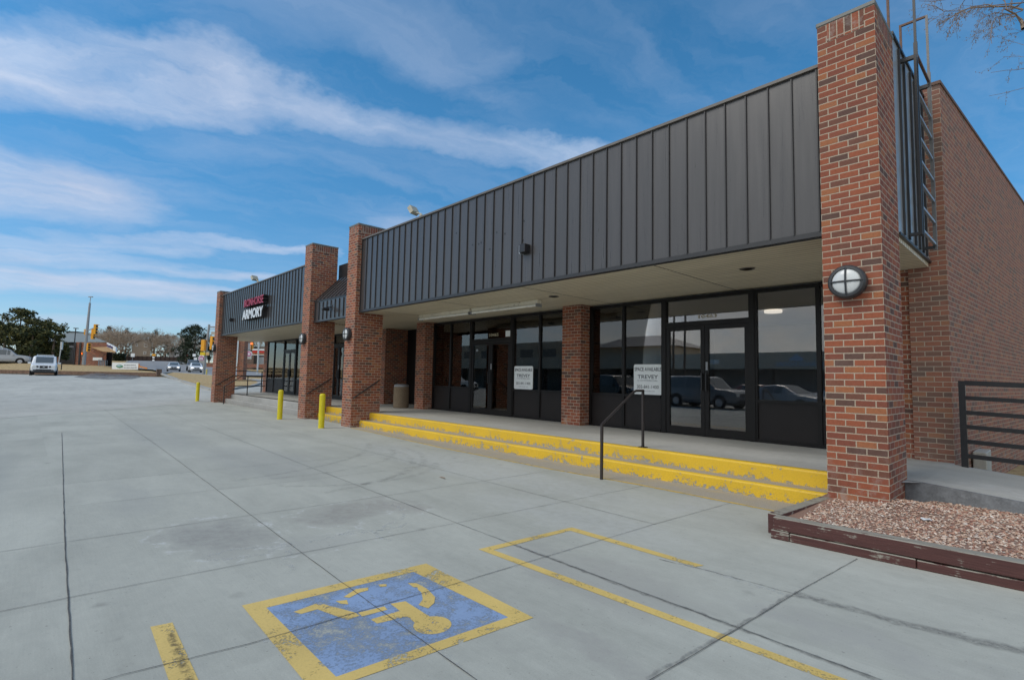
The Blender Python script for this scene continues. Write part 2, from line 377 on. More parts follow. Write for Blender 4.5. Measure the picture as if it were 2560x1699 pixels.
M['interior'] = simple('interior_wall', (.30, .30, .29), .8, 0, .06, 1)
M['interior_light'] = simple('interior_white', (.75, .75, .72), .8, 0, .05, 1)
M['carpet'] = simple('carpet', (.06, .055, .05), .95, 0, .2, 10)
M['trash'] = simple('exposed_aggregate', (.20, .155, .105), .9, 0, .45, 70, .4)
M['utility'] = simple('utility_beige', (.42, .42, .38), .6)
M['rampface'] = simple('ramp_face_paint', (.17, .185, .20), .7, 0, .3, 9, .2)
M['asphalt'] = simple('asphalt', (.085, .085, .088), .9, 0, .3, 3, .2)
M['road'] = simple('road_asphalt', (.25, .255, .26), .85, 0, .1, .6)
M['bark'] = simple('bark', (.14, .105, .08), .95, 0, .3, 8)
M['barkpale'] = simple('pale_bark', (.25, .19, .14), .9, 0, .25, 12)
M['ladder_steel'] = simple('ladder_steel', (.17, .165, .16), .5, .2, .2, 20)
M['rust'] = simple('rusted_steel', (.15, .09, .065), .7, .2, .4, 25)

# soffit boards
def soffit_mat():
    m, t, b = start('soffit_boards'); p = wpos(t); x, y, z = t.sep(p)
    f = t.m('FRACT', t.m('DIVIDE', y, .125)); groove = t.remap(t.m('MINIMUM', f, t.m('SUBTRACT', 1.0, f)), .02, .14)
    n = t.noise(t.comb(t.m('MULTIPLY', x, .4), t.m('MULTIPLY', y, 3.0), 0.0), 1.5, 5, .6); n2 = t.noise(p, 40, 3)
    k = t.m('ADD', t.remap(n, .3, .7, .86, 1.08), t.remap(n2, .3, .7, -.05, .05))
    c = t.mix(1.0, (.66, .59, .44), t.comb(k, k, k), 'MULTIPLY'); c = t.mix(groove, (.20, .165, .11), c)
    t.put(b.inputs['Base Color'], c); b.inputs['Roughness'].default_value = .5
    t.put(b.inputs['Normal'], t.bump(groove, .5, .006)); return m
M['soffit'] = soffit_mat()
def riser_mat(name, yellow, lowfade, bare=(.34, .335, .31)):
    """painted concrete step riser; paint worn off in patches, mostly along the lower edge"""
    m, t, b = start(name); p = wpos(t); x, y, z = t.sep(p)
    n = t.noise(p, 10, 7, .75, .3); n2 = t.noise(p, 60, 4, .7); n3 = t.noise(p, .8, 3)
    low = t.remap(z, lowfade[0], lowfade[1], .13, 0)
    f = t.m('SUBTRACT', t.m('ADD', t.m('ADD', n, t.m('MULTIPLY', t.m('SUBTRACT', n2, .5), .35)), t.m('MULTIPLY', t.m('SUBTRACT', n3, .5), .35)), low)
    mask = t.remap(f, .355, .405)
    k = t.m('ADD', t.remap(n3, .3, .7, .9, 1.08), t.remap(n2, .3, .7, -.12, .12))
    c = t.mix(1.0, yellow, t.comb(k, k, k), 'MULTIPLY'); c = t.mix(t.remap(n2, .64, .70, 0, .75), c, (.10, .075, .03))
    bc = t.mix(1.0, bare, t.comb(*[t.remap(n2, .3, .7, .7, 1.2)] * 3), 'MULTIPLY')
    t.put(b.inputs['Base Color'], t.mix(mask, bc, c)); b.inputs['Roughness'].default_value = .55
    t.put(b.inputs['Normal'], t.bump(t.m('ADD', n2, mask), .5, .006)); return m
M['riser_top'] = riser_mat('upper_riser_paint', (.70, .45, .024), (.19, .30))
M['riser_low'] = riser_mat('lower_riser_paint', (.70, .45, .024), (.0, .13))
def agg_mat():
    m, t, b = start('pebbled_tread'); p = wpos(t); n = t.noise(p, 90, 4, .75); n1 = t.noise(p, 3, 4)
    c = t.ramp(n, [(.25, (.22, .19, .155)), (.5, (.36, .325, .265)), (.75, (.50, .47, .41))])
    c = t.mix(t.remap(n1, .5, .75, 0, .35), c, (.5, .36, .1))
    t.put(b.inputs['Base Color'], c); b.inputs['Roughness'].default_value = .9; t.put(b.inputs['Normal'], t.bump(n, .6, .006)); return m
M['agg'] = agg_mat()
def timber_mat():
    m, t, b = start('maroon_timber'); p = wpos(t); x, y, z = t.sep(p)
    nz = t.sep(t.new('ShaderNodeNewGeometry').outputs['True Normal'])[2]
    g = t.noise(t.comb(t.m('MULTIPLY', x, 2.5), t.m('MULTIPLY', y, 14.0), t.m('MULTIPLY', z, 60.0)), 1.5, 5, .65)
    n = t.noise(p, 5, 6, .7)
    f = t.m('ADD', t.m('ADD', t.m('MULTIPLY', n, .6), t.m('MULTIPLY', g, .4)), t.m('MULTIPLY', t.m('GREATER_THAN', nz, .5), .155))
    worn = t.remap(f, .555, .60)
    c = t.mix(t.remap(g, .3, .7), (.058, .020, .018), (.10, .036, .031))
    wd = t.mix(t.remap(g, .3, .7), (.22, .20, .165), (.34, .33, .28))
    t.put(b.inputs['Base Color'], t.mix(worn, c, wd)); b.inputs['Roughness'].default_value = .6; t.put(b.inputs['Normal'], t.bump(g, .45, .006)); return m
M['timber'] = timber_mat()
def grass_mat():
    m, t, b = start('dry_grass'); p = wpos(t)
    n0 = t.noise(p, .35, 5, .65); n = t.noise(p, 6, 5, .7); n2 = t.noise(p, 45, 3, .7)
    c = t.ramp(n, [(.25, (.27, .195, .10)), (.5, (.47, .35, .19)), (.75, (.60, .475, .28))])
    c = t.mix(t.remap(n0, .55, .75, 0, .5), c, (.27, .19, .10)); k = t.remap(n2, .3, .7, .75, 1.2)
    t.put(b.inputs['Base Color'], t.mix(1.0, c, t.comb(k, k, k), 'MULTIPLY')); b.inputs['Roughness'].default_value = .95
    b.inputs['Specular IOR Level'].default_value = .1; t.put(b.inputs['Normal'], t.bump(n2, .6, .05)); return m
M['grass'] = grass_mat()
M['gravel'] = island('gravel_stones', [(0, (.24, .11, .08)), (.2, (.40, .22, .16)), (.40, (.46, .31, .22)), (.58, (.54, .40, .31)), (.76, (.66, .57, .48)), (.92, (.26, .16, .12)), (1, (.70, .66, .60))])
M['gravelbed'] = simple('gravel_bed', (.22, .12, .09), .95, 0, .4, 40)
M['pine'] = island('pine_needles', [(0, (.022, .032, .014)), (.4, (.045, .058, .020)), (.75, (.10, .105, .034)), (1, (.20, .175, .055))], .7)
M['darkpine'] = island('dark_needles', [(0, (.016, .026, .016)), (.6, (.030, .044, .022)), (1, (.055, .065, .03))], .7)
M['twig'] = island('bare_twigs', [(0, (.24, .18, .14)), (.5, (.36, .29, .22)), (1, (.48, .40, .32))], .9)
M['housewall'] = simple('house_siding', (.29, .25, .21), .8); M['houseroof'] = simple('house_shingle', (.25, .245, .25), .85)
M['palewall'] = simple('pale_siding', (.42, .43, .46), .8)
M['bankroof'] = simple('slate_roof', (.20, .225, .22), .7, 0, .1, 2)
M['fence'] = simple('brown_fence', (.045, .028, .022), .9, 0, .3, 3)
M['stone'] = simple('dark_stone', (.14, .10, .08), .9, 0, .5, 3)
M['purple'] = simple('purple_sign', (.45, .04, .22), .5); M['dkpurple'] = simple('dark_sign', (.05, .03, .12), .5)
M['red'] = simple('red_stripe', (.62, .03, .02), .5); M['orange'] = simple('orange_stripe', (.75, .28, .06), .5); M['green'] = simple('green_logo', (.08, .28, .13), .5)
M['mallwall'] = simple('mall_fascia', (.62, .54, .43), .8, 0, .15, .5); M['malldark'] = simple('mall_shopfront', (.24, .22, .20), .4)
M['signblue'] = simple('sign_blue', (.50, .66, .88), .5)

# ------------------------------------------------------------------ world, sun
SUN_AZ = Vector((-.35, -.94, 0)).normalized(); SUN_EL = math.radians(48)
wd_ = bpy.data.worlds.new('World'); scene.world = wd_; wd_.use_nodes = True
t = NT(wd_.node_tree); t.n.clear()
sky = t.new('ShaderNodeTexSky', sky_type='NISHITA'); sky.sun_disc = False; sky.sun_elevation = SUN_EL
sky.sun_rotation = math.atan2(SUN_AZ.x, SUN_AZ.y); sky.altitude = 1800; sky.air_density = 1.0; sky.dust_density = .6; sky.ozone_density = 2.0
hs = t.new('ShaderNodeHueSaturation'); hs.inputs['Saturation'].default_value = 1.28; hs.inputs['Hue'].default_value = .486; t.l.new(sky.outputs[0], hs.inputs['Color'])
bg = t.new('ShaderNodeBackground'); bg.inputs[1].default_value = .108
d = t.vm('NORMALIZE', t.coord('Generated')); dx, dy, dz = t.sep(d)
kz = t.remap(dz, .0, .42, .46, .86); t.put(bg.inputs[0], t.mix(1.0, hs.outputs[0], t.comb(kz, t.m('POWER', kz, .9), t.m('POWER', kz, .75)), 'MULTIPLY'))
zz = t.m('ADD', t.m('MAXIMUM', dz, .0), .15)
P = t.comb(t.m('DIVIDE', dx, zz), t.m('DIVIDE', dy, zz), 0.0)
wv = t.vm('SUBTRACT', t.noise(P, 2.2, 6, .62, col=True), (.5, .5, .5))
Pw = t.vm('ADD', P, t.vm('SCALE', wv, scale=.42))
def band(a, b, w0, w1, amp):
    a, b = Vector((*a, 0)), Vector((*b, 0)); ab = b - a
    q = t.vm('SUBTRACT', Pw, tuple(a)); tt = t.m('DIVIDE', t.vm('DOT_PRODUCT', q, tuple(ab)), ab.length_squared, clamp=True)
    near = t.vm('SCALE', t.vm('MULTIPLY', (1, 1, 1), tuple(ab)), scale=tt); dd = t.vm('DISTANCE', q, near)
    wdt = t.m('ADD', w0, t.m('MULTIPLY', tt, w1 - w0)); x = t.m('SUBTRACT', 1.0, t.m('DIVIDE', dd, wdt), clamp=True)
    return t.m('MULTIPLY', t.m('MULTIPLY', x, t.m('SUBTRACT', 2.0, x)), amp)
bands = [band((-1.95, -.5), (-1.50, .36), .27, .20, .95), band((-1.50, .36), (-1.36, .75), .17, .10, .75), band((-1.36, .75), (-1.05, 1.45), .14, .13, .6),
         band((-2.55, -.45), (-2.42, .10), .36, .34, .85), band((-3.35, -.4), (-3.0, .95), .20, .10, .65), band((-2.95, .1), (-2.75, .55), .16, .12, .5), band((-2.80, .25), (-2.46, 1.05), .10, .09, .6), band((-3.75, -.6), (-3.45, .95), .34, .24, .85),
         band((-3.15, -.5), (-3.05, .15), .22, .12, .55), band((-1.95, 1.15), (-1.5, 1.75), .16, .10, .5), band((-4.6, .0), (-4.2, 1.3), .25, .2, .4), band((-1.1, .3), (-.95, .75), .2, .14, .3)]
dens = bands[0]
for q in bands[1:]: dens = t.m('MAXIMUM', dens, q)
ang = .25; ca, sa = math.cos(ang), math.sin(ang)                 # fibres run along the bands
px, py, _ = t.sep(Pw)
fib = t.comb(t.m('MULTIPLY', t.m('SUBTRACT', t.m('MULTIPLY', px, ca), t.m('MULTIPLY', py, sa)), 3.2), t.m('MULTIPLY', t.m('ADD', t.m('MULTIPLY', px, sa), t.m('MULTIPLY', py, ca)), .9), 0.0)
fb = t.noise(fib, 1.6, 9, .60, .3); fb2 = t.noise(P, 1.1, 6, .6, .6); fb3 = t.noise(fib, 6.0, 6, .6)
dens = t.m('MULTIPLY', dens, t.m('ADD', t.remap(fb, .30, .68, .45, 1.1), t.remap(fb3, .3, .7, -.10, .10)))
wisp = t.m('MULTIPLY', t.remap(fb, .42, .80), t.remap(fb2, .36, .66, .12, .75))
dens = t.m('MAXIMUM', dens, t.m('MULTIPLY', wisp, .50))
dens = t.m('ADD', dens, t.remap(dz, .0, .28, .10, 0.0), clamp=True)
back = t.m('MULTIPLY', t.remap(t.m('ADD', t.vm('DOT_PRODUCT', d, (.45, -.89, 0)), t.m('MULTIPLY', t.m('SUBTRACT', fb2, .5), .5)), -.15, .55), t.remap(fb, .25, .6, .72, 1.0))
dens = t.m('MAXIMUM', dens, back)   # thin overcast over the southern sky, added and kept bright for neutral light
ccol = t.mix(t.remap(dz, .05, .5), (.43, .47, .58), (.50, .56, .67))
ccol = t.mix(t.remap(fb2, .42, .62, .0, .55), ccol, (.34, .385, .50))
ccol = t.mix(back, ccol, (.78, .785, .77))
bg2 = t.new('ShaderNodeBackground'); t.put(bg2.inputs[0], ccol); bg2.inputs[1].default_value = .83
mx = t.new('ShaderNodeMixShader'); t.put(mx.inputs[0], t.m('MULTIPLY', dens, .9)); t.l.new(bg.outputs[0], mx.inputs[1]); t.l.new(bg2.outputs[0], mx.inputs[2])
wo = t.new('ShaderNodeOutputWorld'); t.l.new(mx.outputs[0], wo.inputs[0])
sd = bpy.data.lights.new('sun', 'SUN'); sd.energy = 0.9; sd.angle = math.radians(30); sd.color = (1.0, .94, .84)
so = bpy.data.objects.new('sun', sd); COL.objects.link(so)
tosun = Vector((SUN_AZ.x * math.cos(SUN_EL), SUN_AZ.y * math.cos(SUN_EL), math.sin(SUN_EL)))
so.rotation_euler = tosun.to_track_quat('Z', 'Y').to_euler(); so.location = (0, -10, 30)
scene.view_settings.view_transform = 'Standard'; scene.view_settings.look = 'None'; scene.view_settings.gamma = 1
scene.view_settings.exposure = 0.80

exec_order = []
# ------------------------------------------------------------------ terrain and paving
def sheet(name, mat, dlist, slist_fn, dz):
    mb = MB(); rows = []
    for dd in dlist:
        sl = slist_fn(dd); rows.append([wp(dd, s, dz) for s in sl])
    n = len(rows[0]); vs = [p for r in rows for p in r]
    fs = [(i * n + j, i * n + j + 1, (i + 1) * n + j + 1, (i + 1) * n + j) for i in range(len(rows) - 1) for j in range(n - 1)]
    mb.add(vs, fs); return mb.build(name, mat)
def fr(a, b, n): return [a + (b - a) * i / n for i in range(n + 1)]
dl = [-300, -60, 0, 14, 28] + fr(30, 56, 13) + [56.15, 56.4] + fr(58, 100, 21) + fr(106, 166, 10) + [200, 260, 400, 900, 2000]
def sl_ground(dd):
    k = max(abs(dd), 60); return [-k * 3.0, -k * 1.6] + [k * x for x in fr(-1.05, -.45, 40)] + [-k * .3, 0, k * .5, k * 1.2, k * 3]
struct(sheet('ground', M['grass'], dl, sl_ground, -.14))
# main concrete lot: flat near the shops, then a gentle rise
A0, A1 = Vector((-20.72, -7.49, 0)), Vector((-28.72, .04, 0))     # line where the paler slab begins
mb = MB(); mb.poly([(-34, -48, 0), (40, -48, 0), (40, -.6, 0), (6, -1.0, 0), (1.1, -1.26, 0), (-.6, -1.45, 0), (-.6, 0.27, 0), (-29.5, .27, 0), (-34, .27, 0)])
struct(mb.build('parking_lot', M['lot']))
def sl_far(dd): 
    k = dd; return [k * x for x in fr(-1.6, -.45, 44)]
mb = MB(); rows = []
dirl = (A0 - A1).normalized(); nrm = Vector((-dirl.y, dirl.x, 0))
if nrm.dot(F2) < 0: nrm = -nrm
for i in range(33):                                              # distance beyond the line
    off = i * 1.5; row = []
    for j in range(-10, 23):
        p = A1 + dirl * (j * 2.5) + nrm * off; dd, ss = ds(p); dd2 = min(dd, 56.2)
        p = p + F2 * (dd2 - dd); dd, ss = ds(p)
        row.append(Vector((p.x, p.y, Hg(dd, ss) + .004)))
    rows.append(row)
n = len(rows[0]); mb.add([p for r in rows for p in r], [(i * n + j, i * n + j + 1, (i + 1) * n + j + 1, (i + 1) * n + j) for i in range(len(rows) - 1) for j in range(n - 1)])
struct(mb.build('concrete_apron', M['farlot']))
struct(sheet('side_lot', M['road'], [64.5, 72, 80, 95, 112], lambda dd: [dd * x for x in fr(-1.4, -.90, 12)], .02))
struct(sheet('road', M['road'], fr(64, 166, 34), lambda dd: [dd * (x - 1280) / 1297 for x in fr(lerp_tab([(64, 260), (80, 290), (100, 300), (166, 330)], dd), lerp_tab([(64, 700), (90, 640), (120, 560), (166, 478)], dd), 14)], .02))
struct(sheet('pavement', M['farlot'], fr(63.2, 65, 1), lambda dd: [dd * (x - 1280) / 1297 for x in fr(282, 540, 14)], .06))
# dry grass island beside the shop end
isl = [(401, 934), (440, 949), (470, 959), (500, 968), (527, 976), (560, 978), (592, 972), (630, 967), (650, 960), (632, 952), (585, 946), (500, 937), (430, 932)]
isl = [G(u, v) for u, v in isl]
lo_, hi_ = [(401, 934), (440, 949), (470, 959), (500, 968), (527, 976), (560, 978), (592, 972), (630, 967), (650, 960)], [(401, 933), (430, 932), (500, 937), (585, 946), (632, 952), (650, 960)]
mb = MB(); nu, nv = 40, 7; vs = []
for i in range(nu + 1):
    u = 401 + 249 * i / nu; va, vb = lerp_tab(lo_, u), lerp_tab(hi_, u)
    vs += [G(u, va + (vb - va) * j / nv) + Vector((0, 0, .10)) for j in range(nv + 1)]
mb.add(vs, [(i * (nv + 1) + j, (i + 1) * (nv + 1) + j, (i + 1) * (nv + 1) + j + 1, i * (nv + 1) + j + 1) for i in range(nu) for j in range(nv)])
o = mb.build('grass_verge', M['grass']); struct(o)
mb = MB()
for a, b in zip(isl, isl[1:] + isl[:1]): mb.bar(a + Vector((0, 0, .05)), b + Vector((0, 0, .05)), .22, .16)
tag(mb.build('concrete_kerb', M['rawstep']), 'pale concrete kerb round the dry grass island at the shop end', 'kerb')
# worn dark patch on the apron
mb = MB(); pts = [(185, 942), (205, 937), (240, 934.5), (300, 935), (345, 938), (352, 943), (330, 947.5), (270, 949), (215, 946)]
mb.poly([G(u, v) + Vector((0, 0, .012)) for u, v in pts]); struct(mb.build('asphalt_patch', paint('patch_asphalt', (.17, .17, .175), .47, .14, 1.6, .9)))
# low brick retaining kerb at the far edge of the lot
mb = MB()
for a, b in zip(fr(-230, 401, 9), fr(-230, 401, 9)[1:]):
    if a == b: continue
    p, q = GD(a, 56.0), GD(b, 56.0); p.z = Hg(55.9, -40); q.z = p.z
    mb.bar(p + Vector((0, 0, .16)), q + Vector((0, 0, .16)), .3, .38)
t0 = thing('retaining_kerb', 'low reddish brick retaining kerb below the far dry grass strip', 'low wall', GD(200, 56))
mb.build('wall', simple('dull_kerb_brick', (.19, .125, .095), .9, 0, .35, 4), t0)
mb = MB(); p = GD(402, 55.8); mb.bar(p + Vector((0, 0, .0)), p + Vector((0, 0, .75)), .45, .45); mb.build('end_post', M['stone'], t0)

# joints in the slab
J = MB()
def jl(pts, w, jit=.002): J.strip([(x, y, 0) for x, y in pts], w, .0058, jit, .12)
jl([(-15.29, -6.29), (-8.98, -6.53), (-4.83, -6.69), (-2.08, -6.78), (1, -6.85)], .008)
jl([(-24, -4.7), (-12.31, -4.93), (-9.11, -5.02), (-4.77, -5.16), (-2.38, -5.23), (-.76, -5.27), (3, -5.3)], .0048)
jl([(-24, -3.0), (-17.67, -3.19), (-9.3, -3.44), (-5.41, -3.56), (-1.77, -3.65), (4, -3.7)], .0048)
jl([(-20, -1.7), (-6.43, -1.91), (-3.01, -1.98), (-1.7, -2.0)], .0048)
jl([(-6.33, -6.6), (-6.31, -5.1), (-6.23, -3.8), (-6.2, -.42)], .0048); jl([(-4.85, -12), (-4.8, -6.7), (-4.73, -5.17), (-4.65, -3.6), (-4.6, -.4)], .0048)
jl([(-3.35, -9), (-3.3, -6.75), (-3.2, -5.21), (-3.09, -3.62), (-2.92, -.35)], .0048); jl([(-2.0, -9), (-1.96, -6.6), (-1.87, -6.02), (-1.80, -4.5), (-1.72, -2.03), (-1.62, -.35)], .0048)
jl([(-.2, -8), (-.15, -4.59), (-.09, -3.64), (-.05, -2.82), (.05, -1.55)], .0048); jl([(-7.9, -6.55), (-7.8, -.4)], .004); jl([(-9.5, -6.5), (-9.4, -.4)], .004); jl([(-12.6, -6.4), (-12.5, -1)], .004)
jl([(-15.6, -6.3), (-15.5, -1)], .004)
struct(J.build('pavement_joints', M['joint']))
J = MB()
J.strip([(-1.1, -2.93, 0), (-.76, -2.86, 0), (-.04, -2.81, 0)], .03, .0014, .01, .06); J.strip([(-.06, -2.81, 0), (.3, -2.79, 0), (.75, -2.75, 0), (1.3, -2.62, 0), (3, -2.3, 0)], .13, .0014, .015, .06)
J.strip([(-2.2, -3.63, 0), (-1.2, -3.66, 0), (-.09, -3.66, 0), (1.2, -3.7, 0)], .05, .0012, .012, .06); J.strip([(-.17, -4.6, 0), (-.1, -3.64, 0), (-.06, -2.85, 0)], .035, .0062, .01, .05)
struct(J.build('crack_dirt', dirt('crack_dirt', (.18, .18, .175), .5, 16, .30, .62)))
J = MB()
for pts in ([(-2.13, -3.63), (-1.75, -3.64)], [(-1.80, -4.3), (-1.76, -3.2)], [(-1.86, -5.95), (-1.82, -4.75)], [(-2.2, -5.21), (-.9, -5.25)], [(-.95, -2.86), (-.1, -2.88)]):
    J.strip([(x, y, 0) for x, y in pts], .05, .0010, .012, .04)
for k in range(7):                                               # pale dried water marks
    a = random.uniform(0, 6.28); cx, cy = random.choice([(-3.5, -5.1), (-3.9, -4.6), (-4.9, -4.9), (-3.5, -4.0)]); pts = []
    for i in range(12):
        a += random.uniform(-.7, .7); cx += .07 * math.cos(a); cy += .07 * math.sin(a); pts.append((cx, cy, 0))
    J.strip(pts, .055, .0010, .012, .04)
struct(J.build('chalk_marks', dirt('chalk_marks', (.55, .57, .56), .5, 12, .42, .62)))
J = MB()
for k, (cx, cy, R_, a0, a1) in enumerate([(-8.6, -4.2, 3.2, .2, 1.5), (-8.3, -4.4, 3.0, .1, 1.6), (-9.2, -3.8, 2.6, -.2, 1.2), (-7.2, -3.1, 1.7, -.8, 1.1), (-11, -5.2, 4.2, .1, 1.2)]):
    J.strip([(cx + R_ * math.cos(a), cy + R_ * math.sin(a), 0) for a in fr(a0, a1, 16)], .16, .0006 + k * .00008, 0, .1)
struct(J.build('tyre_scuffs', dirt('tyre_scuffs', (.19, .19, .185), .2, 6, .4, .7)))

# painted markings
def A(x, y): return (300 + x / 2.148, 1200 + y / 2.148)
def B(x, y): return (1100 + x / 1.6185, 1200 + y / 1.6185)
def flat(pts, z): return [(p.x, p.y, z) for p in (onz(*q) for q in pts)]
def ring_poly(mb, outer, inner):
    n = len(outer); mb.add(outer + inner, [(i, (i + 1) % n, n + (i + 1) % n, n + i) for i in range(n)])
so_ = [(-2.43, -5.90), (-2.30, -4.53), (-1.04, -4.55), (-1.17, -5.93)]; si_ = [(-2.29, -5.79), (-2.21, -4.71), (-1.15, -4.67), (-1.24, -5.79)]
t0 = thing('accessible_parking_symbol', 'worn blue square with yellow wheelchair symbol painted on the concrete', 'pavement marking', (-1.75, -5.2, 0))
mb = MB(); mb.poly([(x, y, .0020) for x, y in si_]); mb.build('blue_field', M['blue'], t0)
mb = MB(); ring_poly(mb, [(x, y, .0026) for x, y in so_], [(x, y, .0026) for x, y in si_]); mb.build('yellow_border', M['yellow2'], t0)
mb = MB(); hc = onz(*A(1678, 777)); mb.poly([(hc.x + .118 * math.cos(a), hc.y + .118 * math.sin(a), .0030) for a in fr(0, 2 * PI, 28)[:-1]]); zk = .0031
for pts in ([(1452, 664), (1532, 650), (1672, 738), (1600, 780), (1560, 745)], [(1345, 748), (1500, 703), (1562, 728), (1380, 770)], [(1278, 712), (1420, 678), (1436, 696), (1300, 732)],
            [(932, 708), (1050, 664), (1092, 666), (1060, 694), (972, 719)], [(1092, 666), (1262, 711), (1190, 741), (1060, 694)], [(1190, 741), (1262, 711), (1288, 729), (1222, 750)],
            [(1158, 650), (1218, 644), (1226, 668), (1184, 664)], [(1200, 628), (1268, 585), (1334, 577), (1332, 592), (1282, 606), (1232, 632)], [(1386, 560), (1430, 559), (1432, 571), (1396, 573)],
            [(1545, 553), (1592, 554), (1612, 575), (1576, 576)], [(1592, 554), (1650, 585), (1618, 604), (1600, 590)], [(1650, 585), (1692, 628), (1626, 640), (1618, 604)], [(1692, 628), (1688, 660), (1655, 690), (1603, 671), (1626, 640)]):
    zk += .00012; mb.poly(flat([A(*q) for q in pts], zk))
mb.build('wheelchair_symbol', M['yellow'], t0)
mb = MB(); p = [(-2.47, -6.40), (-2.45, -6.29), (-1.60, -6.32), (-.2, -6.36), (-.2, -6.47), (-1.72, -6.43)]
mb.poly([(x, y, .0026) for x, y in p]); tag(mb.build('parking_line', M['yellow2']), 'short fat yellow parking line with tyre scuffs near the blue symbol', 'parking line', 'yellow parking lines')
mb = MB()
mb.add([(-2.30, -3.97, .0026), (-2.215, -2.78, .0026), (-.77, -2.775, .0026), (-.80, -2.86, .0026), (-2.145, -2.885, .0026), (-2.20, -3.88, .0026), (.55, -3.80, .0026), (1.8, -3.78, .0026), (1.8, -3.86, .0026), (.5, -3.885, .0026)],
       [(0, 5, 4, 1), (1, 4, 3, 2), (0, 9, 6, 5), (9, 8, 7, 6)])
tag(mb.build('parking_line', M['yellow']), 'long U-shaped yellow access aisle outline on the concrete', 'parking line', 'yellow parking lines')
J = MB(); J.strip([(-2.3, -6.33, 0), (-1.2, -6.37, 0)], .05, .0036, 0, .05); struct(J.build('tyre_mark', dirt('tyre_mark', (.12, .11, .08), .55, 18, .42, .56)))

# ------------------------------------------------------------------ walkway, steps, ramp
XP = {1: 0.0, 2: -12.99, 3: -16.40, 4: -27.98}; PW, PD = .61, .931
ZP = .405; ZG = 3.394; YG = 3.311
mb = MB(); mb.poly([(-12.99, .72, ZP), (-.3, .72, ZP), (-.3, .25, ZP), (.18, .78, ZP), (.22, 2.95, ZP), (.15, 3.5, ZP), (-14.0, 3.5, ZP), (-17, 4.6, ZP), (-17.2, 3.5, ZP), (-30.75, 3.5, ZP), (-30.75, 2.4, ZP), (-28.6, .95, ZP), (-16.7, .95, ZP), (-12.99, .95, ZP)])
struct(mb.build('walkway', M['walk']))
mb = MB(); mb.box(-30.75, -17.0, .97, 3.5, -.3, ZP - .004); mb.box(-17.0, .18, 1.0, 4.5, -.3, ZP - .004); struct(mb.build('walkway_base', M['rawstep']))
def steps(x0, x1, label, painted, yt=.276, yp=.601):
    t0 = thing('entrance_steps', label, 'steps', (x1, yt, 0), 'concrete steps along the shop front')
    def bev(ya, yb, za, zb, mat, nm):
        m = MB(); r = .03; prof = [(ya, za), (ya, zb - r), (ya + r * .3, zb - r * .3), (ya + r, zb), (yb, zb), (yb, za)]
        m.prism([(x0, y, z) for y, z in prof], (x1 - x0, 0, 0)); return m.build(nm, mat, t0)
    if painted:
        bev(yt, yt + .07, -.2, .190, M['riser_low'], 'lower_riser'); bev(yp, yp + .10, .15, ZP, M['riser_top'], 'upper_riser')
        m = MB(); m.box(x0, x1, yt + .071, yp - .001, -.2, .188); m.build('tread', M['agg'], t0)
        m = MB(); m.box(x0, x1, yp + .101, yp + .36, -.2, ZP - .003); m.build('landing_edge', M['walk'], t0)
    else:
        bev(yt, yp, -.2, .190, M['rawstep'], 'lower_riser'); bev(yp, yp + .36, -.2, ZP, M['rawstep'], 'upper_riser')
    return t0
steps(-12.99, -.56, 'long yellow painted steps with chipped paint below the vacant shop', True)
steps(-16.40, -13.60, 'short yellow painted steps between the two middle brick pillars', True, .45, .75)
steps(-27.98, -17.01, 'bare grey concrete steps in front of the armory shop', False, .50, .78)
mb = MB(); mb.poly([(-12.9, -.05, .0012), (-12.9, .275, .0012), (-.6, .275, .0012), (-.6, -.32, .0012), (-3.0, -.30, .0012), (-4.7, -.37, .0012), (-7.8, -.35, .0012)])
struct(mb.build('gutter_strip', M['agg']))
mb = MB(); mb.strip([(-12.9, -.04, 0), (-7.8, -.36, 0), (-4.7, -.385, 0), (-3.0, -.30, 0), (-.62, -.34, 0)], .05, .0024, .006, .1)
tag(mb.build('kerb_line', paint('thin_yellow', (.62, .43, .09), .40, .08, 9)), 'thin worn yellow line at the foot of the long yellow steps', 'painted line')
# ramp and its rail
mb = MB()
n = 9; X = [.004] + fr(.17, 6.5, n - 1)
def rz(x): return ZP + .004 - .085 * max(0, x - .17)
top = [(x, .77, rz(x)) for x in X] + [(x, 2.98, rz(x)) for x in reversed(X)]
mb.add([(x, y, rz(x) + dz) for x in X for y in (.80, 2.98) for dz in (0, -1.0)], [])
o_ = 0
for i in range(n):
    a, b = i * 4, (i + 1) * 4; mb.f += [[a, b, b + 2, a + 2], [a + 2, b + 2, b + 3, a + 3]]
ramp_top = mb.build('ramp', M['walk']); struct(ramp_top)
mb = MB()
for i in range(n): mb.add([(X[i], .77, rz(X[i]) + .001), (X[i + 1], .77, rz(X[i + 1]) + .001), (X[i + 1], .80, rz(X[i + 1]) + .001), (X[i], .80, rz(X[i]) + .001), (X[i], .77, -.4), (X[i + 1], .77, -.4)], [(0, 1, 2, 3), (4, 5, 1, 0)])
struct(mb.build('ramp_kerb', M['rampface']))
t0 = thing('ramp_railing', 'black five-rail metal railing on the side ramp beside the brick wall', 'railing', (.33, 2.91, .4))
mb = MB(); mb.bar((.34, 2.91, .36), (.34, 2.91, 1.63), .075); mb.build('post', M['black'], t0)
mb = MB(); mb.bar((2.4, 2.91, .2), (2.4, 2.91, 1.51), .06); mb.build('post', M['black'], t0)
for i, z in enumerate((1.60, 1.385, 1.175, .97, .76, .555)):
    mb = MB(); mb.bar((.371, 2.91, z), (4.5, 2.91, z - .15), .058 if i else .07); mb.build('rail', M['black'], t0)

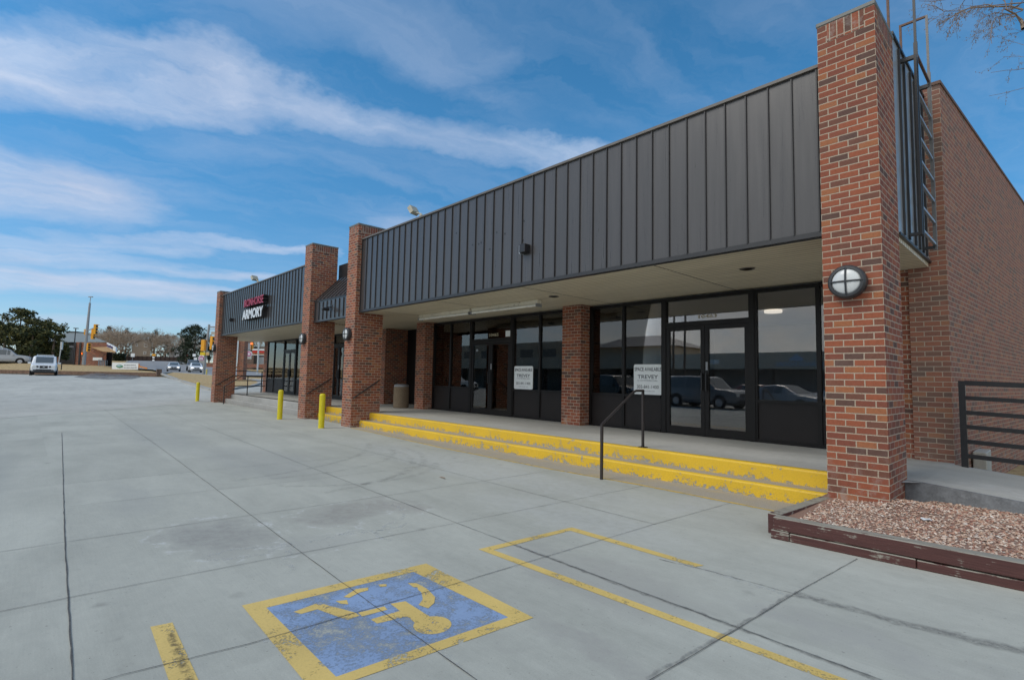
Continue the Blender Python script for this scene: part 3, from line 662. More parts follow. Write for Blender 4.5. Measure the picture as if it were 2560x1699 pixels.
# ------------------------------------------------------------------ the shop building
bld = thing('shop_building', 'long single-storey brick shopping strip with dark metal fascia and square pillars', 'building', (0, 3.3, 0))
def pillar(k, ztop, label):
    x = XP[k]; m = MB(); m.box(x - PW, x, 0, PD, -.3, ztop)
    o = m.build('brick_pillar', M['brick'], bld, origin=(x, 0, ztop - 76 * BH)); o['label'] = label
    m = MB(); m.box(x - PW - .012, x + .012, -.012, PD + .012, ztop + .001, ztop + .055); m.build('coping', M['coping'], o, bevel=.008)
    h = 3 * BH; m = MB(); m.box(x - PW + .11, x - .11, -.005, .0, ztop - h, ztop - .002); m.box(x, x + .005, .12, PD - .12, ztop - h, ztop - .002)
    c = m.build('soldier_course', M['soldier'], o)
    return o
pillar(1, 6.035, 'brick pillar nearest the ramp'); pillar(2, 6.035, 'brick pillar at the far end of the plain fascia')
pillar(3, 6.035, 'brick pillar beside the armory fascia'); pillar(4, 5.61, 'end brick pillar by the grass island')
def fascia(x0, x1, z0, z1, label, ribs):
    m = MB(); m.box(x0, x1, .145, .25, z0 + .03, z1 - .03); o = m.build('fascia', M['fascia'], bld, origin=(x1, .132, z0)); o['label'] = label
    m = MB()
    for x in ribs:
        if x0 + .03 < x < x1 - .02: m.box(x - .008, x + .008, .121, .145, z0 + .06, z1 - .045)
    m.build('seam', M['seam'], o)
    m = MB(); m.box(x0, x1, .11, .24, z0 - .005, z0 + .03); m.box(x0, x1, .128, .144, z0 + .03, z0 + .065); m.build('bottom_trim', M['trim'], o)
    m = MB(); m.box(x0, x1, .105, .30, z1 - .03, z1 + .012); m.build('top_trim', M['gutter'], o); return o
fas = fascia(-12.99, -.61, 3.394, 5.615, 'long plain dark metal fascia with bolt holes', [-11.16 + .2998 * i for i in range(-7, 40)])
for x, z in ((-8.29, 4.9), (-7.67, 4.51), (-7.45, 4.49), (-7.37, 4.51), (-7.07, 4.31), (-6.85, 4.64), (-6.59, 4.56), (-6.66, 4.41), (-6.02, 4.71), (-6.04, 4.32)):
    m = MB(); m.lathe([(.021, 0), (.021, .003)], 10, (x, .1445, z), '-y'); m.build('bolt_hole', M['black'], fas)
fascia(-27.98, -17.01, 3.36, 5.45, 'dark metal fascia carrying the armory sign', [-27.7 + .305 * i for i in range(37)])
# low fascia and sloped metal roof between the middle pillars
m = MB(); m.box(-16.40, -13.60, .17, .26, 3.33, 4.0); lo = m.build('low_fascia', M['fascia'], bld)
m = MB()
for i in range(9): m.box(-16.3 + i * .31 - .011, -16.3 + i * .31 + .011, .143, .169, 3.37, 3.97)
m.build('seam', M['seam'], lo)
m = MB(); m.box(-16.40, -13.60, .14, .25, 3.30, 3.329); m.box(-16.40, -13.60, .15, .27, 4.001, 4.03); m.build('bottom_trim', M['trim'], lo)
m = MB(); m.add([(-16.40, .15, 4.04), (-13.60, .15, 4.04), (-13.60, 1.02, 4.97), (-16.40, 1.02, 4.97), (-16.40, 1.02, 4.90), (-13.60, 1.02, 4.90), (-13.6, .2, 4.03), (-16.4, .2, 4.03)], [(0, 1, 2, 3), (4, 5, 6, 7)])
cr = m.build('canopy_roof', M['fascia'], bld)
m = MB()
for i in range(9):
    x = -16.3 + i * .31; m.bar((x, .16, 4.065), (x, 1.0, 4.965), .024, .03, up=(1, 0, 0))
m.build('seam', M['seam'], cr)
m = MB(); m.box(-16.5, -13.5, 1.03, 1.15, 4.3, 5.46); m.build('parapet', M['trim'], bld)
# soffit
m = MB(); m.box(-13.0, -.02, .25, 3.40, ZG, ZG + .05); m.box(-17.0, -13.0, .26, 4.45, ZG + .002, ZG + .05); m.box(-28.6, -17.0, .25, 3.40, ZG - .03, ZG + .04); m.box(-31.66, -28.6, .95, 4.0, ZG - .03, ZG + .04)
sf = m.build('soffit', M['soffit'], bld)
for x in (-3.1, -6.15, -9.2, -12.2): m = MB(); m.box(x - .008, x + .008, .26, 3.3, ZG - .003, ZG - .0005); m.build('board_joint', M['joint'], sf)
# body: walls and roof
ROT = [(0.2, 3.14), (0.86, 12.3), (1.6, 22.5)]
m = MB(); m.prism([(-.28, 3.14, -.6), (.2, 3.14, -.6), (1.6, 22.5, -.6), (1.1, 22.5, -.6)], (0, 0, 6.28 + .6)); wl = m.build('side_wall', M['brick_hazed'], bld, origin=(.2, 3.14, 6.28 - 80 * BH)); wl['label'] = 'long brick side wall beside the ramp'
m = MB(); m.prism([(-.32, 3.12, 6.281), (.215, 3.12, 6.281), (1.615, 22.5, 6.281), (1.1, 22.5, 6.281)], (0, 0, .05)); m.build('coping', M['rust'], wl)
m = MB(); m.box(-31.5, -.3, 4.7, 22, 4.6, 4.9); m.box(-31.5, -.3, 21.7, 22, -.3, 4.6); m.box(-31.5, -31.2, 4.0, 21.7, -.3, 4.6); m.build('roof', M['asphalt'], bld)
m = MB(); m.box(-12.98, -.3, 3.30, 3.45, ZG + .051, 5.3); m.box(-31.2, -17.0, 3.3, 3.45, ZG + .051, 5.2); m.build('parapet_backing', M['trim'], bld)
def pier(x0, x1, y0, label):
    m = MB(); m.box(x0, x1, y0, YG + .12, ZP - .05, ZG - .001); o = m.build('brick_pier', M['brick'], bld, origin=(x1, y0, ZP - .002)); o['label'] = label; return o
pier(-14.19, -13.66, 2.93, 'brick pier beside the trash bin recess'); pier(-7.40, -6.80, 2.93, 'brick pier between the two vacant shop fronts'); pier(-31.2, -30.62, 3.30, 'brick pier at the armory corner')
for bx in ((-20.4, -17.0, YG, YG + .14), (-17.14, -17.0, YG + .141, 4.42), (-.40, -.28, 3.17, 3.5)): m = MB(); m.box(*bx, ZP - .05, ZG); m.build('brick_wall', M['brick'], bld, origin=(-17.0, YG, ZP))
m = MB(); m.box(-16.99, -14.3, 4.31, 4.36, ZP, ZG); dd_ = m.build('service_door', M['bronze'], bld)
m = MB(); m.box(-16.3, -16.24, 4.25, 4.309, ZP, ZG); m.box(-15.3, -15.24, 4.25, 4.309, ZP, ZG); m.box(-15.45, -15.41, 4.24, 4.309, 1.35, 1.5); m.build('door_frame', M['black'], dd_)
m = MB(); m.box(-14.29, -14.2, 3.0, 4.4, ZP, ZG); m.build('recess_side', M['bronze'], bld)

# storefront glazing
FW = .07                                                          # mullion width
ZS, ZH = 1.187, 3.33
def frame_bars(mb, x0, x1, z0, z1, w=FW, y0=YG - .03, y1=YG + .07, left=True, right=False, bottom=True, top=True):
    if left: mb.box(x0 - w / 2, x0 + w / 2, y0, y1, z0, z1)
    if right: mb.box(x1 - w / 2, x1 + w / 2, y0, y1, z0, z1)
    a, b = x0 + w / 2, x1 - w / 2
    if top: mb.box(a, b, y0 + .005, y1 - .005, z1 - w, z1)
    if bottom: mb.box(a, b, y0 + .005, y1 - .005, z0, z0 + w * .9)
    return a, b
def window(x0, x1, right=False, label=None, dark=False, kick=True):
    m = MB(); a, b = frame_bars(m, x0, x1, ZP, ZG - .03, right=right); m.box(a, b, YG - .025, YG + .06, ZS - .03, ZS + .03)
    w = m.build('window', M['bronze'], bld)
    if label: w['label'] = label
    m = MB(); m.box(a, b, YG + .012, YG + .022, ZS + .03, ZG - .03 - FW); m.build('pane', M['glass'], w)
    m = MB(); m.box(a, b, YG + .006, YG + .024, ZP + FW * .9, ZS - .03); m.build('kick_panel', M['kick'], w)
    return w
def door_set(x0, xm, x1, zd, number=None, label=None):
    """double door with a transom light over it, shared jambs"""
    m = MB(); m.box(x0 - .055, x0 + .055, YG - .045, YG + .08, ZP, ZG - .03); m.box(x1 - .055, x1 + .055, YG - .045, YG + .08, ZP, ZG - .03)
    m.box(x0 + .055, x1 - .055, YG - .04, YG + .075, ZG - .10, ZG - .03); m.box(x0 + .055, x1 - .055, YG - .04, YG + .075, zd, zd + .10)
    tr = m.build('transom_window', M['bronze'], bld)
    m = MB(); m.box(x0 + .055, x1 - .055, YG + .012, YG + .022, zd + .10, ZG - .10); m.build('pane', M['glass'], tr)
    if number:
        n_ = text_mb(number[0], number[1], (xm - number[2] / 2 + number[3], YG + .008, zd + number[4]), width=number[2], depth=.003, bold=.02); n_.build('house_number', M['gold'], tr)
    for a, b, hs in ((x0 + .058, xm - .004, 1), (xm + .004, x1 - .058, -1)):
        m = MB(); s = .085
        m.box(a, a + s, YG - .03, YG + .03, ZP + .012, zd - .004); m.box(b - s, b, YG - .03, YG + .03, ZP + .012, zd - .004)
        m.box(a + s, b - s, YG - .028, YG + .028, zd - .004 - s, zd - .004); m.box(a + s, b - s, YG - .028, YG + .028, ZP + .012, ZP + .18)
        d_ = m.build('door', M['bronze'], bld)
        if label: d_['label'] = label
        m = MB(); m.box(a + s, b - s, YG - .006, YG + .006, ZP + .18, zd - .004 - s); m.build('pane', M['glass'], d_)
        m = MB(); hx = (b - s * .5) if hs > 0 else (a + s * .5); m.bar((hx, YG - .075, 1.35), (hx, YG - .075, 1.72), .026); m.bar((hx, YG - .075, 1.38), (hx, YG - .03, 1.38), .02); m.bar((hx, YG - .075, 1.69), (hx, YG - .03, 1.69), .02); m.build('handle', M['black'], d_)
        if hs < 0:
            m = MB(); m.box(hx - .022, hx + .022, YG - .036, YG - .03, 1.78, 1.95); m.build('hours_decal', M['signgrey'], d_)
    return tr
# right-hand vacant unit
window(-6.76, -5.79); window(-5.79, -4.77, label='window with the larger lease sign'); door_set(-4.715, -3.766, -2.795, 2.72, ('10463', .075, .40, .05, .155), 'right vacant shop door')
window(-2.74, -1.631); window(-1.631, -.42, right=True)
# left-hand vacant unit
window(-13.62, -12.66); window(-12.66, -11.62); door_set(-11.564, -10.606, -9.668, 2.62, ('10465', .10, .42, .1, .16), 'left vacant shop door')
window(-9.61, -8.539, label='window with the smaller lease sign'); window(-8.539, -7.44, right=True)
# armory unit
window(-30.55, -29.45); window(-29.45, -27.95); door_set(-27.89, -27.05, -26.2, 2.70, None, 'armory shop door'); window(-26.14, -24.9); window(-24.9, -23.4); window(-23.4, -21.75)
door_set(-21.69, -21.1, -20.5, 2.82, None, 'door between the middle pillars')
m = MB(); m.box(-1.0, -.42, YG - .01, YG + .1, ZG - .0301, ZG - .001); m.build('head_trim', M['bronze'], bld)
# interiors behind the glass
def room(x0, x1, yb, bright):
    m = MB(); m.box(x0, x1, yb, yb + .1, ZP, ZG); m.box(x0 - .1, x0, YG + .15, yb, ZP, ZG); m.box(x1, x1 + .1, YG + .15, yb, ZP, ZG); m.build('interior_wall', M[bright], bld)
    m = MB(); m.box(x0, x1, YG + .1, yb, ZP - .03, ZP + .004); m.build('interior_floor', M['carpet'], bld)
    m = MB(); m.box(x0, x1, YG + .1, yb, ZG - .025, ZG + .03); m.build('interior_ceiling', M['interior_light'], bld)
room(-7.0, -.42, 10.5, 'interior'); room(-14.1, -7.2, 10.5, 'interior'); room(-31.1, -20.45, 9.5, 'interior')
m = MB(); m.box(-6.62, -6.57, YG + .2, 4.5, ZP + .005, ZG - .026); m.build('partition', M['interior_light'], bld)
m = MB(); m.box(-13.62, -13.57, YG + .16, 6.0, ZP + .005, ZG - .026); m.build('partition', M['interior_light'], bld)
for bx in ((-29.5, -26.5, 6.0, 6.4, ZP, 1.4), (-25.8, -22.5, 5.0, 5.5, ZP, 1.5)): m = MB(); m.box(*bx); m.build('display_counter', M['interior_light'], bld)
# right-end fascia return facing the ramp
m = MB(); m.box(-.12, -.012, PD + .005, 3.135, 3.49, 6.12); sfr = m.build('end_fascia', simple('end_panel', (.36, .38, .39), .32, .3, .1, 1, spec=.8), bld); sfr['label'] = 'side return of the metal fascia behind the ladder'  # paler than the front fascia: its bright reflection is put into the colour
m = MB()
for y in (1.30, 1.62, 2.05, 2.35, 2.62, 2.90): m.box(-.011, .016, y - .014, y + .014, 3.52, 6.08)
m.build('seam', M['seam'], sfr)
m = MB(); m.box(-.13, .02, PD + .004, 3.134, 3.455, 3.489); m.build('bottom_trim', M['trim'], sfr); m = MB(); m.box(-.13, .012, PD + .004, 3.134, 6.121, 6.16); m.build('top_trim', M['trim'], sfr)
m = MB(); m.box(-.6, -.02, PD + .01, 3.13, ZG + .052, ZG + .09); m.build('end_soffit', M['soffit'], bld)

# ------------------------------------------------------------------ things on the building
def wall_lamp(k, label):
    x = XP[k] - .335; t0 = thing('wall_lamp', label, 'wall lamp', (x, 0, 2.745), 'round bulkhead lamps on the pillars')
    m = MB(); m.lathe([(.165, 0.0), (.195, .012), (.195, .10), (.178, .125), (.152, .128), (.152, .10)], 40, (x, -.001, 2.745), '-y'); m.build('housing', M['lamp_rim'], t0, smooth=False)
    m = MB(); m.lathe([(.151, .101), (.151, .112), (.13, .128), (.08, .14), (.01, .144)], 40, (x, 0, 2.745), '-y'); m.build('lens', M['opal'], t0, smooth=True)
    m = MB(); m.tube([(x - .165, -.124, 2.745), (x - .10, -.142, 2.745), (x, -.152, 2.745), (x + .10, -.142, 2.745), (x + .165, -.124, 2.745)], .011, 6)
    m.tube([(x, -.124, 2.745 - .165), (x, -.142, 2.745 - .10), (x, -.153, 2.745), (x, -.142, 2.745 + .10), (x, -.124, 2.745 + .165)], .0111, 6); m.build('guard', M['lamp_rim'], t0)
wall_lamp(1, 'round lamp with cross guard on the pillar by the ramp'); wall_lamp(2, 'round lamp on the pillar at the end of the long yellow steps')
wall_lamp(3, 'round lamp on the pillar right of the bare grey steps'); wall_lamp(4, 'round lamp on the end pillar by the grass island')

def lease_sign(x0, x1, z0, z1, label):
    t0 = thing('lease_sign', label, 'sign', ((x0 + x1) / 2, YG, z0), 'white lease signs in the shop windows')
    w, h = x1 - x0, z1 - z0; r = .045; yb = YG + .006; pts = []
    for cx, cz, a0 in ((x1 - r, z1 - r, 0), (x0 + r, z1 - r, PI / 2), (x0 + r, z0 + r, PI), (x1 - r, z0 + r, 1.5 * PI)):
        pts += [(cx + r * math.cos(a0 + PI / 2 * i / 5), yb, cz + r * math.sin(a0 + PI / 2 * i / 5)) for i in range(6)]
    m = MB(); m.prism(pts, (0, -.006, 0)); m.build('panel', M['white'], t0)
    def tx(s, f, hh, ww, mat, nm, bold=.0): 
        b = text_mb(s, hh * h, (x0 + w / 2 - ww * w / 2, yb - .008, z0 + f * h), width=ww * w, depth=.002, bold=bold); b.build(nm, M[mat], t0)
    tx('SPACE AVAILABLE', .775, .125, .94, 'signtext', 'headline', .012); tx('TREVEY', .525, .125, .72, 'signtext', 'brand_text', .012); tx('COMMERCIAL', .435, .055, .72, 'signgrey', 'brand_subtext')
    tx('303-841-1400', .20, .11, .76, 'signtext', 'phone_number'); tx('www.trevey.com', .085, .045, .5, 'signgrey', 'web_address')
lease_sign(-5.51, -4.772, 1.222, 1.908, 'white lease sign in the window left of the right doors'); lease_sign(-9.562, -8.808, 1.222, 1.876, 'white lease sign in the window right of the left doors')
m = MB(); m.box(-9.97, -9.74, YG + .0, YG + .008, 2.75, 2.93); tag(m.build('window_notice', M['white']), 'small white notice in the transom above the left doors', 'notice')
m = MB(); m.box(-11.32, -11.22, YG - .009, YG - .007, 2.34, 2.41); tag(m.build('door_sticker', M['signgrey']), 'tiny pale sticker in the top corner of the left door', 'sticker')
# channel letter sign
t0 = thing('shop_sign', 'raised IRONHORSE ARMORY letters in red and white on the far fascia', 'sign', (-22.3, -.07, 3.85))
def letters(s, x0, x1, z0, z1, mat, nm, yf, dep, bold, gap=.06):
    b = text_mb(s, z1 - z0, (x0, yf, z0), width=x1 - x0, depth=.02, bold=bold); b.build(nm, M[mat], t0)
    b = text_mb(s, z1 - z0 + .02, (x0 - .01, yf + .011 + dep / 2, z0 - .01), width=x1 - x0 + .02, depth=dep, bold=bold + .01); b.build(nm + '_return', M['black'], t0)
letters('IRONHORSE', -23.66, -21.10, 4.42, 4.75, 'red_letter', 'red_word', -.06, .165, .0); letters('ARMORY', -23.80, -21.08, 3.86, 4.29, 'white_letter', 'white_word', -.06, .165, .03)
m = MB(); m.box(-23.3, -21.3, .09, .117, 4.5, 4.66); m.box(-23.4, -21.3, .09, .117, 3.98, 4.16); m.build('raceway', M['black'], t0)
# flood lights on the parapet
def flood(x, y, z, label):
    t0 = thing('flood_light', label, 'flood light', (x, y, z), 'floodlights on the fascia top')
    m = MB(); m.tube([(x, y, z), (x, y, z + .10), (x - .18, y - .05, z + .16)], .016, 8); m.lathe([(.05, 0), (.05, .06), (.03, .09)], 12, (x, y, z)); m.build('bracket', M['ivory'], t0)
    m = MB(); c = Vector((x - .26, y - .08, z + .23)); ax = Vector((.8, .25, .55)).normalized(); ay = ax.cross(Vector((0, 0, 1))).normalized(); az = ax.cross(ay); m.obox(c, ax * .06, ay * .13, az * .10)
    hd = m.build('lamp_head', M['ivory'], t0); m = MB(); m.obox(c - ax * .063, ax * .004, ay * .115, az * .085); m.build('glass_front', M['opal'], hd)
flood(-9.9, .2, 5.625, 'beige floodlight on top of the long plain fascia'); flood(-22.75, .2, 5.46, 'floodlight on top of the armory fascia')
t0 = thing('junction_box', 'black box with white side plate on the long plain fascia', 'box', (-5.93, .14, 4.12))
m = MB(); m.box(-6.0, -5.84, .0, .144, 4.03, 4.20); m.build('housing', M['black'], t0, bevel=.006); m = MB(); m.box(-6.03, -6.0015, .03, .14, 4.02, 4.19); m.build('side_plate', M['alu'], t0)
t0 = thing('security_camera', 'small black box camera on the fascia left of the armory letters', 'camera', (-26.1, .13, 4.03))
m = MB(); m.box(-26.2, -26.02, .0, .144, 3.97, 4.12); m.build('housing', M['black'], t0); m = MB(); m.lathe([(.04, 0), (.035, .03)], 12, (-26.11, .0, 4.04), '-y'); m.build('lens', M['lamp_rim'], t0)
t0 = thing('security_camera', 'black bracket camera on the low fascia between the middle pillars', 'camera', (-15.0, .16, 3.68))
m = MB(); m.bar((-15.0, .168, 3.72), (-15.0, -.02, 3.70), .03); m.box(-15.03, -14.97, .150, .168, 3.62, 3.8); m.build('bracket', M['black'], t0); m = MB(); m.lathe([(.05, -.1), (.055, .12), (.04, .14)], 12, (-15.0, -.02, 3.64), '-y'); m.build('housing', M['black'], t0)
# fluorescent strip
t0 = thing('strip_light', 'long twin fluorescent batten with rust marks under the soffit', 'strip light', (-9.6, 1.72, 3.39))
for a, b in ((-12.12, -9.64), (-9.56, -7.08)):
    m = MB(); m.box(a, b, 1.66, 1.80, 3.30, 3.392); bo = m.build('batten', paint('rusty_ivory', (.78, .74, .62), .33, .06, 7, .5, under=(.16, .09, .045), worn=(.30, .25, .17)), t0, bevel=.01)
    m = MB(); m.tube([(a + .03, 1.67, 3.262), (b - .03, 1.67, 3.262)], .030, 10); m.build('tube', M['tubelamp'], bo)
    m = MB(); m.box(a - .005, a + .025, 1.63, 1.81, 3.225, 3.30); m.build('lamp_holder', M['gray_metal'], bo); m = MB(); m.box(b - .025, b + .005, 1.63, 1.81, 3.225, 3.30); m.build('lamp_holder', M['gray_metal'], bo)
for x, y, lb in ((-2.11, 1.44, 'recessed soffit downlight closest to the ramp pillar'), (-6.47, 1.56, 'recessed soffit downlight at the end of the strip light')):
    t0 = thing('downlight', lb, 'downlight', (x, y, ZG), 'recessed soffit downlights')
    m = MB(); m.lathe([(.115, ZG - .012), (.12, ZG - .004), (.085, ZG - .003), (.08, ZG - .012)], 24, (x, y, 0)); m.build('ring', M['gutter'], t0); m = MB(); m.lathe([(.078, ZG - .011), (.07, ZG - .005)], 24, (x, y, 0)); m.build('lamp', M['black'], t0)
# interior ceiling lamp that is lit
t0 = thing('ceiling_lamp', 'lit round ceiling lamp inside the right vacant shop', 'ceiling lamp', (-3.6, 6.6, 3.3)); m = MB(); m.lathe([(.20, 3.30), (.21, 3.335), (.20, 3.36)], 24, (-3.6, 6.6, 0)); m.build('diffuser', simple('lit_diffuser', (1, .9, .72), .4, emit=.45, var=.01), t0)
# posters in the armory window
m = MB(); m.box(-28.9, -28.1, YG + .06, YG + .07, 1.45, 2.35); po = tag(m.build('window_poster', M['white']), 'blue and white poster in the armory window beside the door', 'poster'); m = MB(); m.box(-28.8, -28.2, YG + .054, YG + .059, 1.55, 1.85); m.box(-28.75, -28.3, YG + .054, YG + .059, 2.0, 2.25); m.build('print', simple('poster_blue', (.05, .12, .42), .5), po)
m = MB(); m.box(-25.9, -25.2, YG + .06, YG + .07, 1.25, 1.75); tag(m.build('window_poster', M['white']), 'small pale poster in the armory window right of the door', 'poster')
# roof ladder
t0 = thing('roof_ladder', 'grey steel roof ladder with walk-through hoops behind the tall brick pillar', 'ladder', (.15, 1.9, 3.5))
YA, YB, XL = 1.50, 2.50, .155
for y in (YA, YB):
    m = MB(); m.bar((XL, y, 3.52), (XL, y, 6.2), .026, .045); m.bar((XL, y, 6.2), (XL, y, 7.1), .022, .03); m.build('stile', M['ladder_steel'] if y == YB else M['lamp_rim'], t0)
for i in range(7):
    z = 3.60 + i * .318; m = MB(); m.bar((XL, YA + .03, z), (XL, YB - .03, z), .032); m.build('rung', M['gray_metal'], t0)
m = MB(); m.bar((XL, YA + .03, 6.05), (XL, YB - .03, 6.05), .03); m.build('rung', M['rust'], t0)
for y, xg in ((YA, -.15), (YB, -.18)):
    m = MB(); m.bar((XL - .015, y, 7.085), (xg, y, 7.085), .03); m.bar((xg + .015, y, 7.07), (xg + .015, y, 5.9), .03); m.build('grab_rail', M['rust'], t0)
    m = MB(); m.bar((XL, y, 6.0), (-.02, y, 6.0), .05); m.build('bracket', M['lamp_rim'], t0); m = MB(); m.bar((XL, y, 3.56), (.018, y, 3.56), .04); m.build('bracket', M['lamp_rim'], t0)
m = MB(); m.bar((XL, YA - .06, 3.53), (XL, YA - .06, 6.0), .03); m.build('guide_rail', M['black'], t0)
# hand rails
def handrail(x, y0, y1, label):
    t0 = thing('handrail', label, 'handrail', (x, y0, 0), 'brown handrails on the steps'); s = .036
    m = MB(); m.bar((x, y0, 0), (x, y0, .85), s); m.build('post', M['rail'], t0); m = MB(); m.bar((x, y1, ZP), (x, y1, 1.345), s); m.box(x - .06, x + .06, y1 - .06, y1 + .06, ZP + .001, ZP + .012); m.build('post', M['rail'], t0)
    m = MB(); m.tube([(x, y0, .845), (x, y1 - .28, 1.345), (x, y1 - .20, 1.365), (x, y1 + .02, 1.365)], .021, 8); m.build('rail', M['rail'], t0)
handrail(-3.61, -.42, .73, 'brown handrail standing on the long yellow steps'); handrail(-26.36, .03, 1.06, 'brown handrail standing on the bare grey steps')
for k, lb in ((2, 'sloping handrail on the pillar at the end of the yellow steps'), (3, 'sloping handrail on the pillar right of the grey steps'), (4, 'sloping handrail on the end pillar by the grass')):
    t0 = thing('wall_rail', lb, 'handrail', (XP[k], .4, 1.1), 'handrails fixed to the pillars'); x = XP[k] + .07
    m = MB(); m.tube([(x, .02, .85), (x, .86, 1.39)], .021, 8); m.build('rail', M['rail'], t0)
    for y in (.15, .78): m = MB(); z = .85 + (y - .02) * .643; m.bar((x, y, z - .01), (XP[k] + .001, y, z - .05), .018); m.build('bracket', M['rail'], t0)
t0 = thing('end_railing', 'brown four-rail railing at the far end of the armory walkway', 'railing', (-30.6, 2, ZP))
for y in (1.0, 3.05): m = MB(); m.bar((-30.6 + (2.2 if y < 2 else 0) * .0, y, ZP), (-30.6, y, 1.58), .05); m.build('post', M['rail'], t0)
for z in (.76, 1.07, 1.34, 1.60): m = MB(); m.bar((-30.6, .95, z), (-30.6, 3.25, z), .045); m.build('rail', M['rail'], t0)
# bollards
for x, y, lb in ((-13.22, -.77, 'yellow bollard in front of the pillar ending the long yellow steps'), (-16.67, -.72, 'yellow bollard in front of the pillar right of the grey steps'), (-29.32, -.44, 'yellow bollard beyond the end pillar near the grass')):
    m = MB(); m.lathe([(.083, -.05), (.083, .93), (.075, .955), (.05, .975), (.015, .98)], 24, (x, y, 0)); o = m.build('bollard', M['bollard'], None, origin=(x, y, 0), smooth=False); tag(o, lb, 'bollard', 'yellow steel bollards')
t0 = thing('trash_bin', 'round tan aggregate trash bin in the recess behind the pillar', 'trash bin', (-14.72, 2.72, ZP))
m = MB(); m.lathe([(.25, ZP), (.27, ZP + .03), (.27, ZP + .70), (.255, ZP + .74)], 28, (-14.72, 2.72, 0)); m.build('body', M['trash'], t0); m = MB(); m.lathe([(.262, ZP + .741), (.262, ZP + .79), (.2, ZP + .83), (.10, ZP + .835)], 28, (-14.72, 2.72, 0)); m.build('lid', M['gray_metal'], t0)
t0 = thing('utility_box', 'beige metal utility box at the foot of the brick side wall', 'utility box', (.4, 4.4, -.3))
m = MB(); m.box(.30, .47, 4.2, 4.9, -.3, .50); m.build('housing', M['utility'], t0, bevel=.01); m = MB(); m.box(.315, .455, 4.192, 4.199, .0, .46); m.build('door', M['utility'], t0)
# planter edging and gravel
t0 = thing('timber_edging', 'maroon weathered timber edging round the gravel bed', 'timber edging', (-.67, -1.48, 0))
fl = [(-.68, -1.50), (1.15, -1.40), (3.0, -1.25), (7, -.9)]
def beam(pts, w, z0, z1, nm, off=0.0):
    m = MB()
    for (a, b) in zip(pts, pts[1:]):
        a, b = Vector((*a, 0)), Vector((*b, 0)); dn = (b - a).normalized(); nn = Vector((-dn.y, dn.x, 0))
        q = [a + nn * off, b + nn * off, b + nn * (off + w), a + nn * (off + w)]; m.prism([(p.x, p.y, z0) for p in q], (0, 0, z1 - z0))
    return m.build(nm, M['timber'], t0, bevel=.006)
beam(fl[:2], .135, .088, .212, 'upper_timber'); beam([(1.153, -1.40)] + fl[2:], .135, .088, .212, 'upper_timber')
beam([(-.70, -1.50), (-.535, -1.493)], .14, 0, .086, 'lower_timber', -.012); beam([(-.53, -1.493), (.45, -1.44)], .14, 0, .080, 'lower_timber', -.006); beam([(.455, -1.44), (2.2, -1.33), (7, -.92)], .12, 0, .075, 'lower_timber', .0)
beam([(-.58, .0), (-.68, -1.352)], -.11, .0, .205, 'side_timber', 0)
def grz(x, y): return .165 + .04 * sstep(-1.2, .2, y) + .07 * math.exp(-((x - .1) ** 2 + (y - .1) ** 2) / .1) - .10 * sstep(.3, .8, y) * sstep(.3, 0.0, x) - .02 * sstep(1, 3, x)
mb = MB(); X = fr(-.68, 6, 30); Y = fr(-1.40, .775, 20)
vs = [(x + (.1 if i == 0 else 0) * 0, y + (.06 * max(0, x) if j == 0 else 0), grz(x, y)) for i, x in enumerate(X) for j, y in enumerate(Y)]
mb.add(vs, [(i * 21 + j, (i + 1) * 21 + j, (i + 1) * 21 + j + 1, i * 21 + j + 1) for i in range(30) for j in range(20)])
for x, y, sx in [(random.uniform(-.56, 2.3), random.uniform(-1.36, .77), 1) for _ in range(13500)]:
    if -.62 < x < .01 and y > -.01: continue
    if x > 1.2 and random.random() < .5: continue
    if y < -1.30 + .055 * (x + .6): continue
    s = random.choice((.007, .009, .011, .013, .016)) * random.uniform(.8, 1.2); z = grz(x, y) + s * .35
    a = random.uniform(0, PI); ca, sa = math.cos(a), math.sin(a); e1, e2, e3 = s * random.uniform(.9, 1.5), s * random.uniform(.6, 1), s * random.uniform(.4, .8); tl = random.uniform(-.4, .4)
    ring = [(e1 * math.cos(q) * random.uniform(.8, 1.15), e2 * math.sin(q) * random.uniform(.8, 1.15)) for q in (0, 1.05, 2.1, 3.14, 4.2, 5.2)]
    vv = [(x + p * ca - q * sa, y + p * sa + q * ca, z + tl * p) for p, q in ring] + [(x + .2 * s, y, z + e3), (x, y, z - e3)]
    mb.add(vv, [(k, (k + 1) % 6, 6) for k in range(6)])
tag(mb.build('gravel', M['gravel']), 'pink and tan gravel filling the planter bed', 'gravel', kind='stuff')
mb = MB(); c = onz(1900 + 1490 / 3.58, 1100 + 720 / 3.58, .2); rp = random.Random(2)
mb.add([(c.x + .045 * math.cos(a) * rp.uniform(.6, 1.2), c.y + .03 * math.sin(a) * rp.uniform(.6, 1.2), .205 + rp.uniform(0, .03)) for a in fr(0, 2 * PI, 9)[:-1]] + [(c.x + .01, c.y, .222)], [(i, (i + 1) % 9, 9) for i in range(9)])
tag(mb.build('paper_scrap', simple('scrap_paper', (.55, .58, .60), .7)), 'crumpled white paper scrap lying on the gravel', 'litter')
mb = MB(); c = onz(1105, 1195); mb.add([(c.x + .09, c.y - .01, .012), (c.x - .08, c.y + .0, .01), (c.x - .05, c.y + .02, .02), (c.x + .06, c.y + .015, .018)], [(0, 1, 2, 3)]); tag(mb.build('dead_leaf', M['barkpale']), 'dry brown leaf lying on the concrete before the yellow steps', 'leaf')

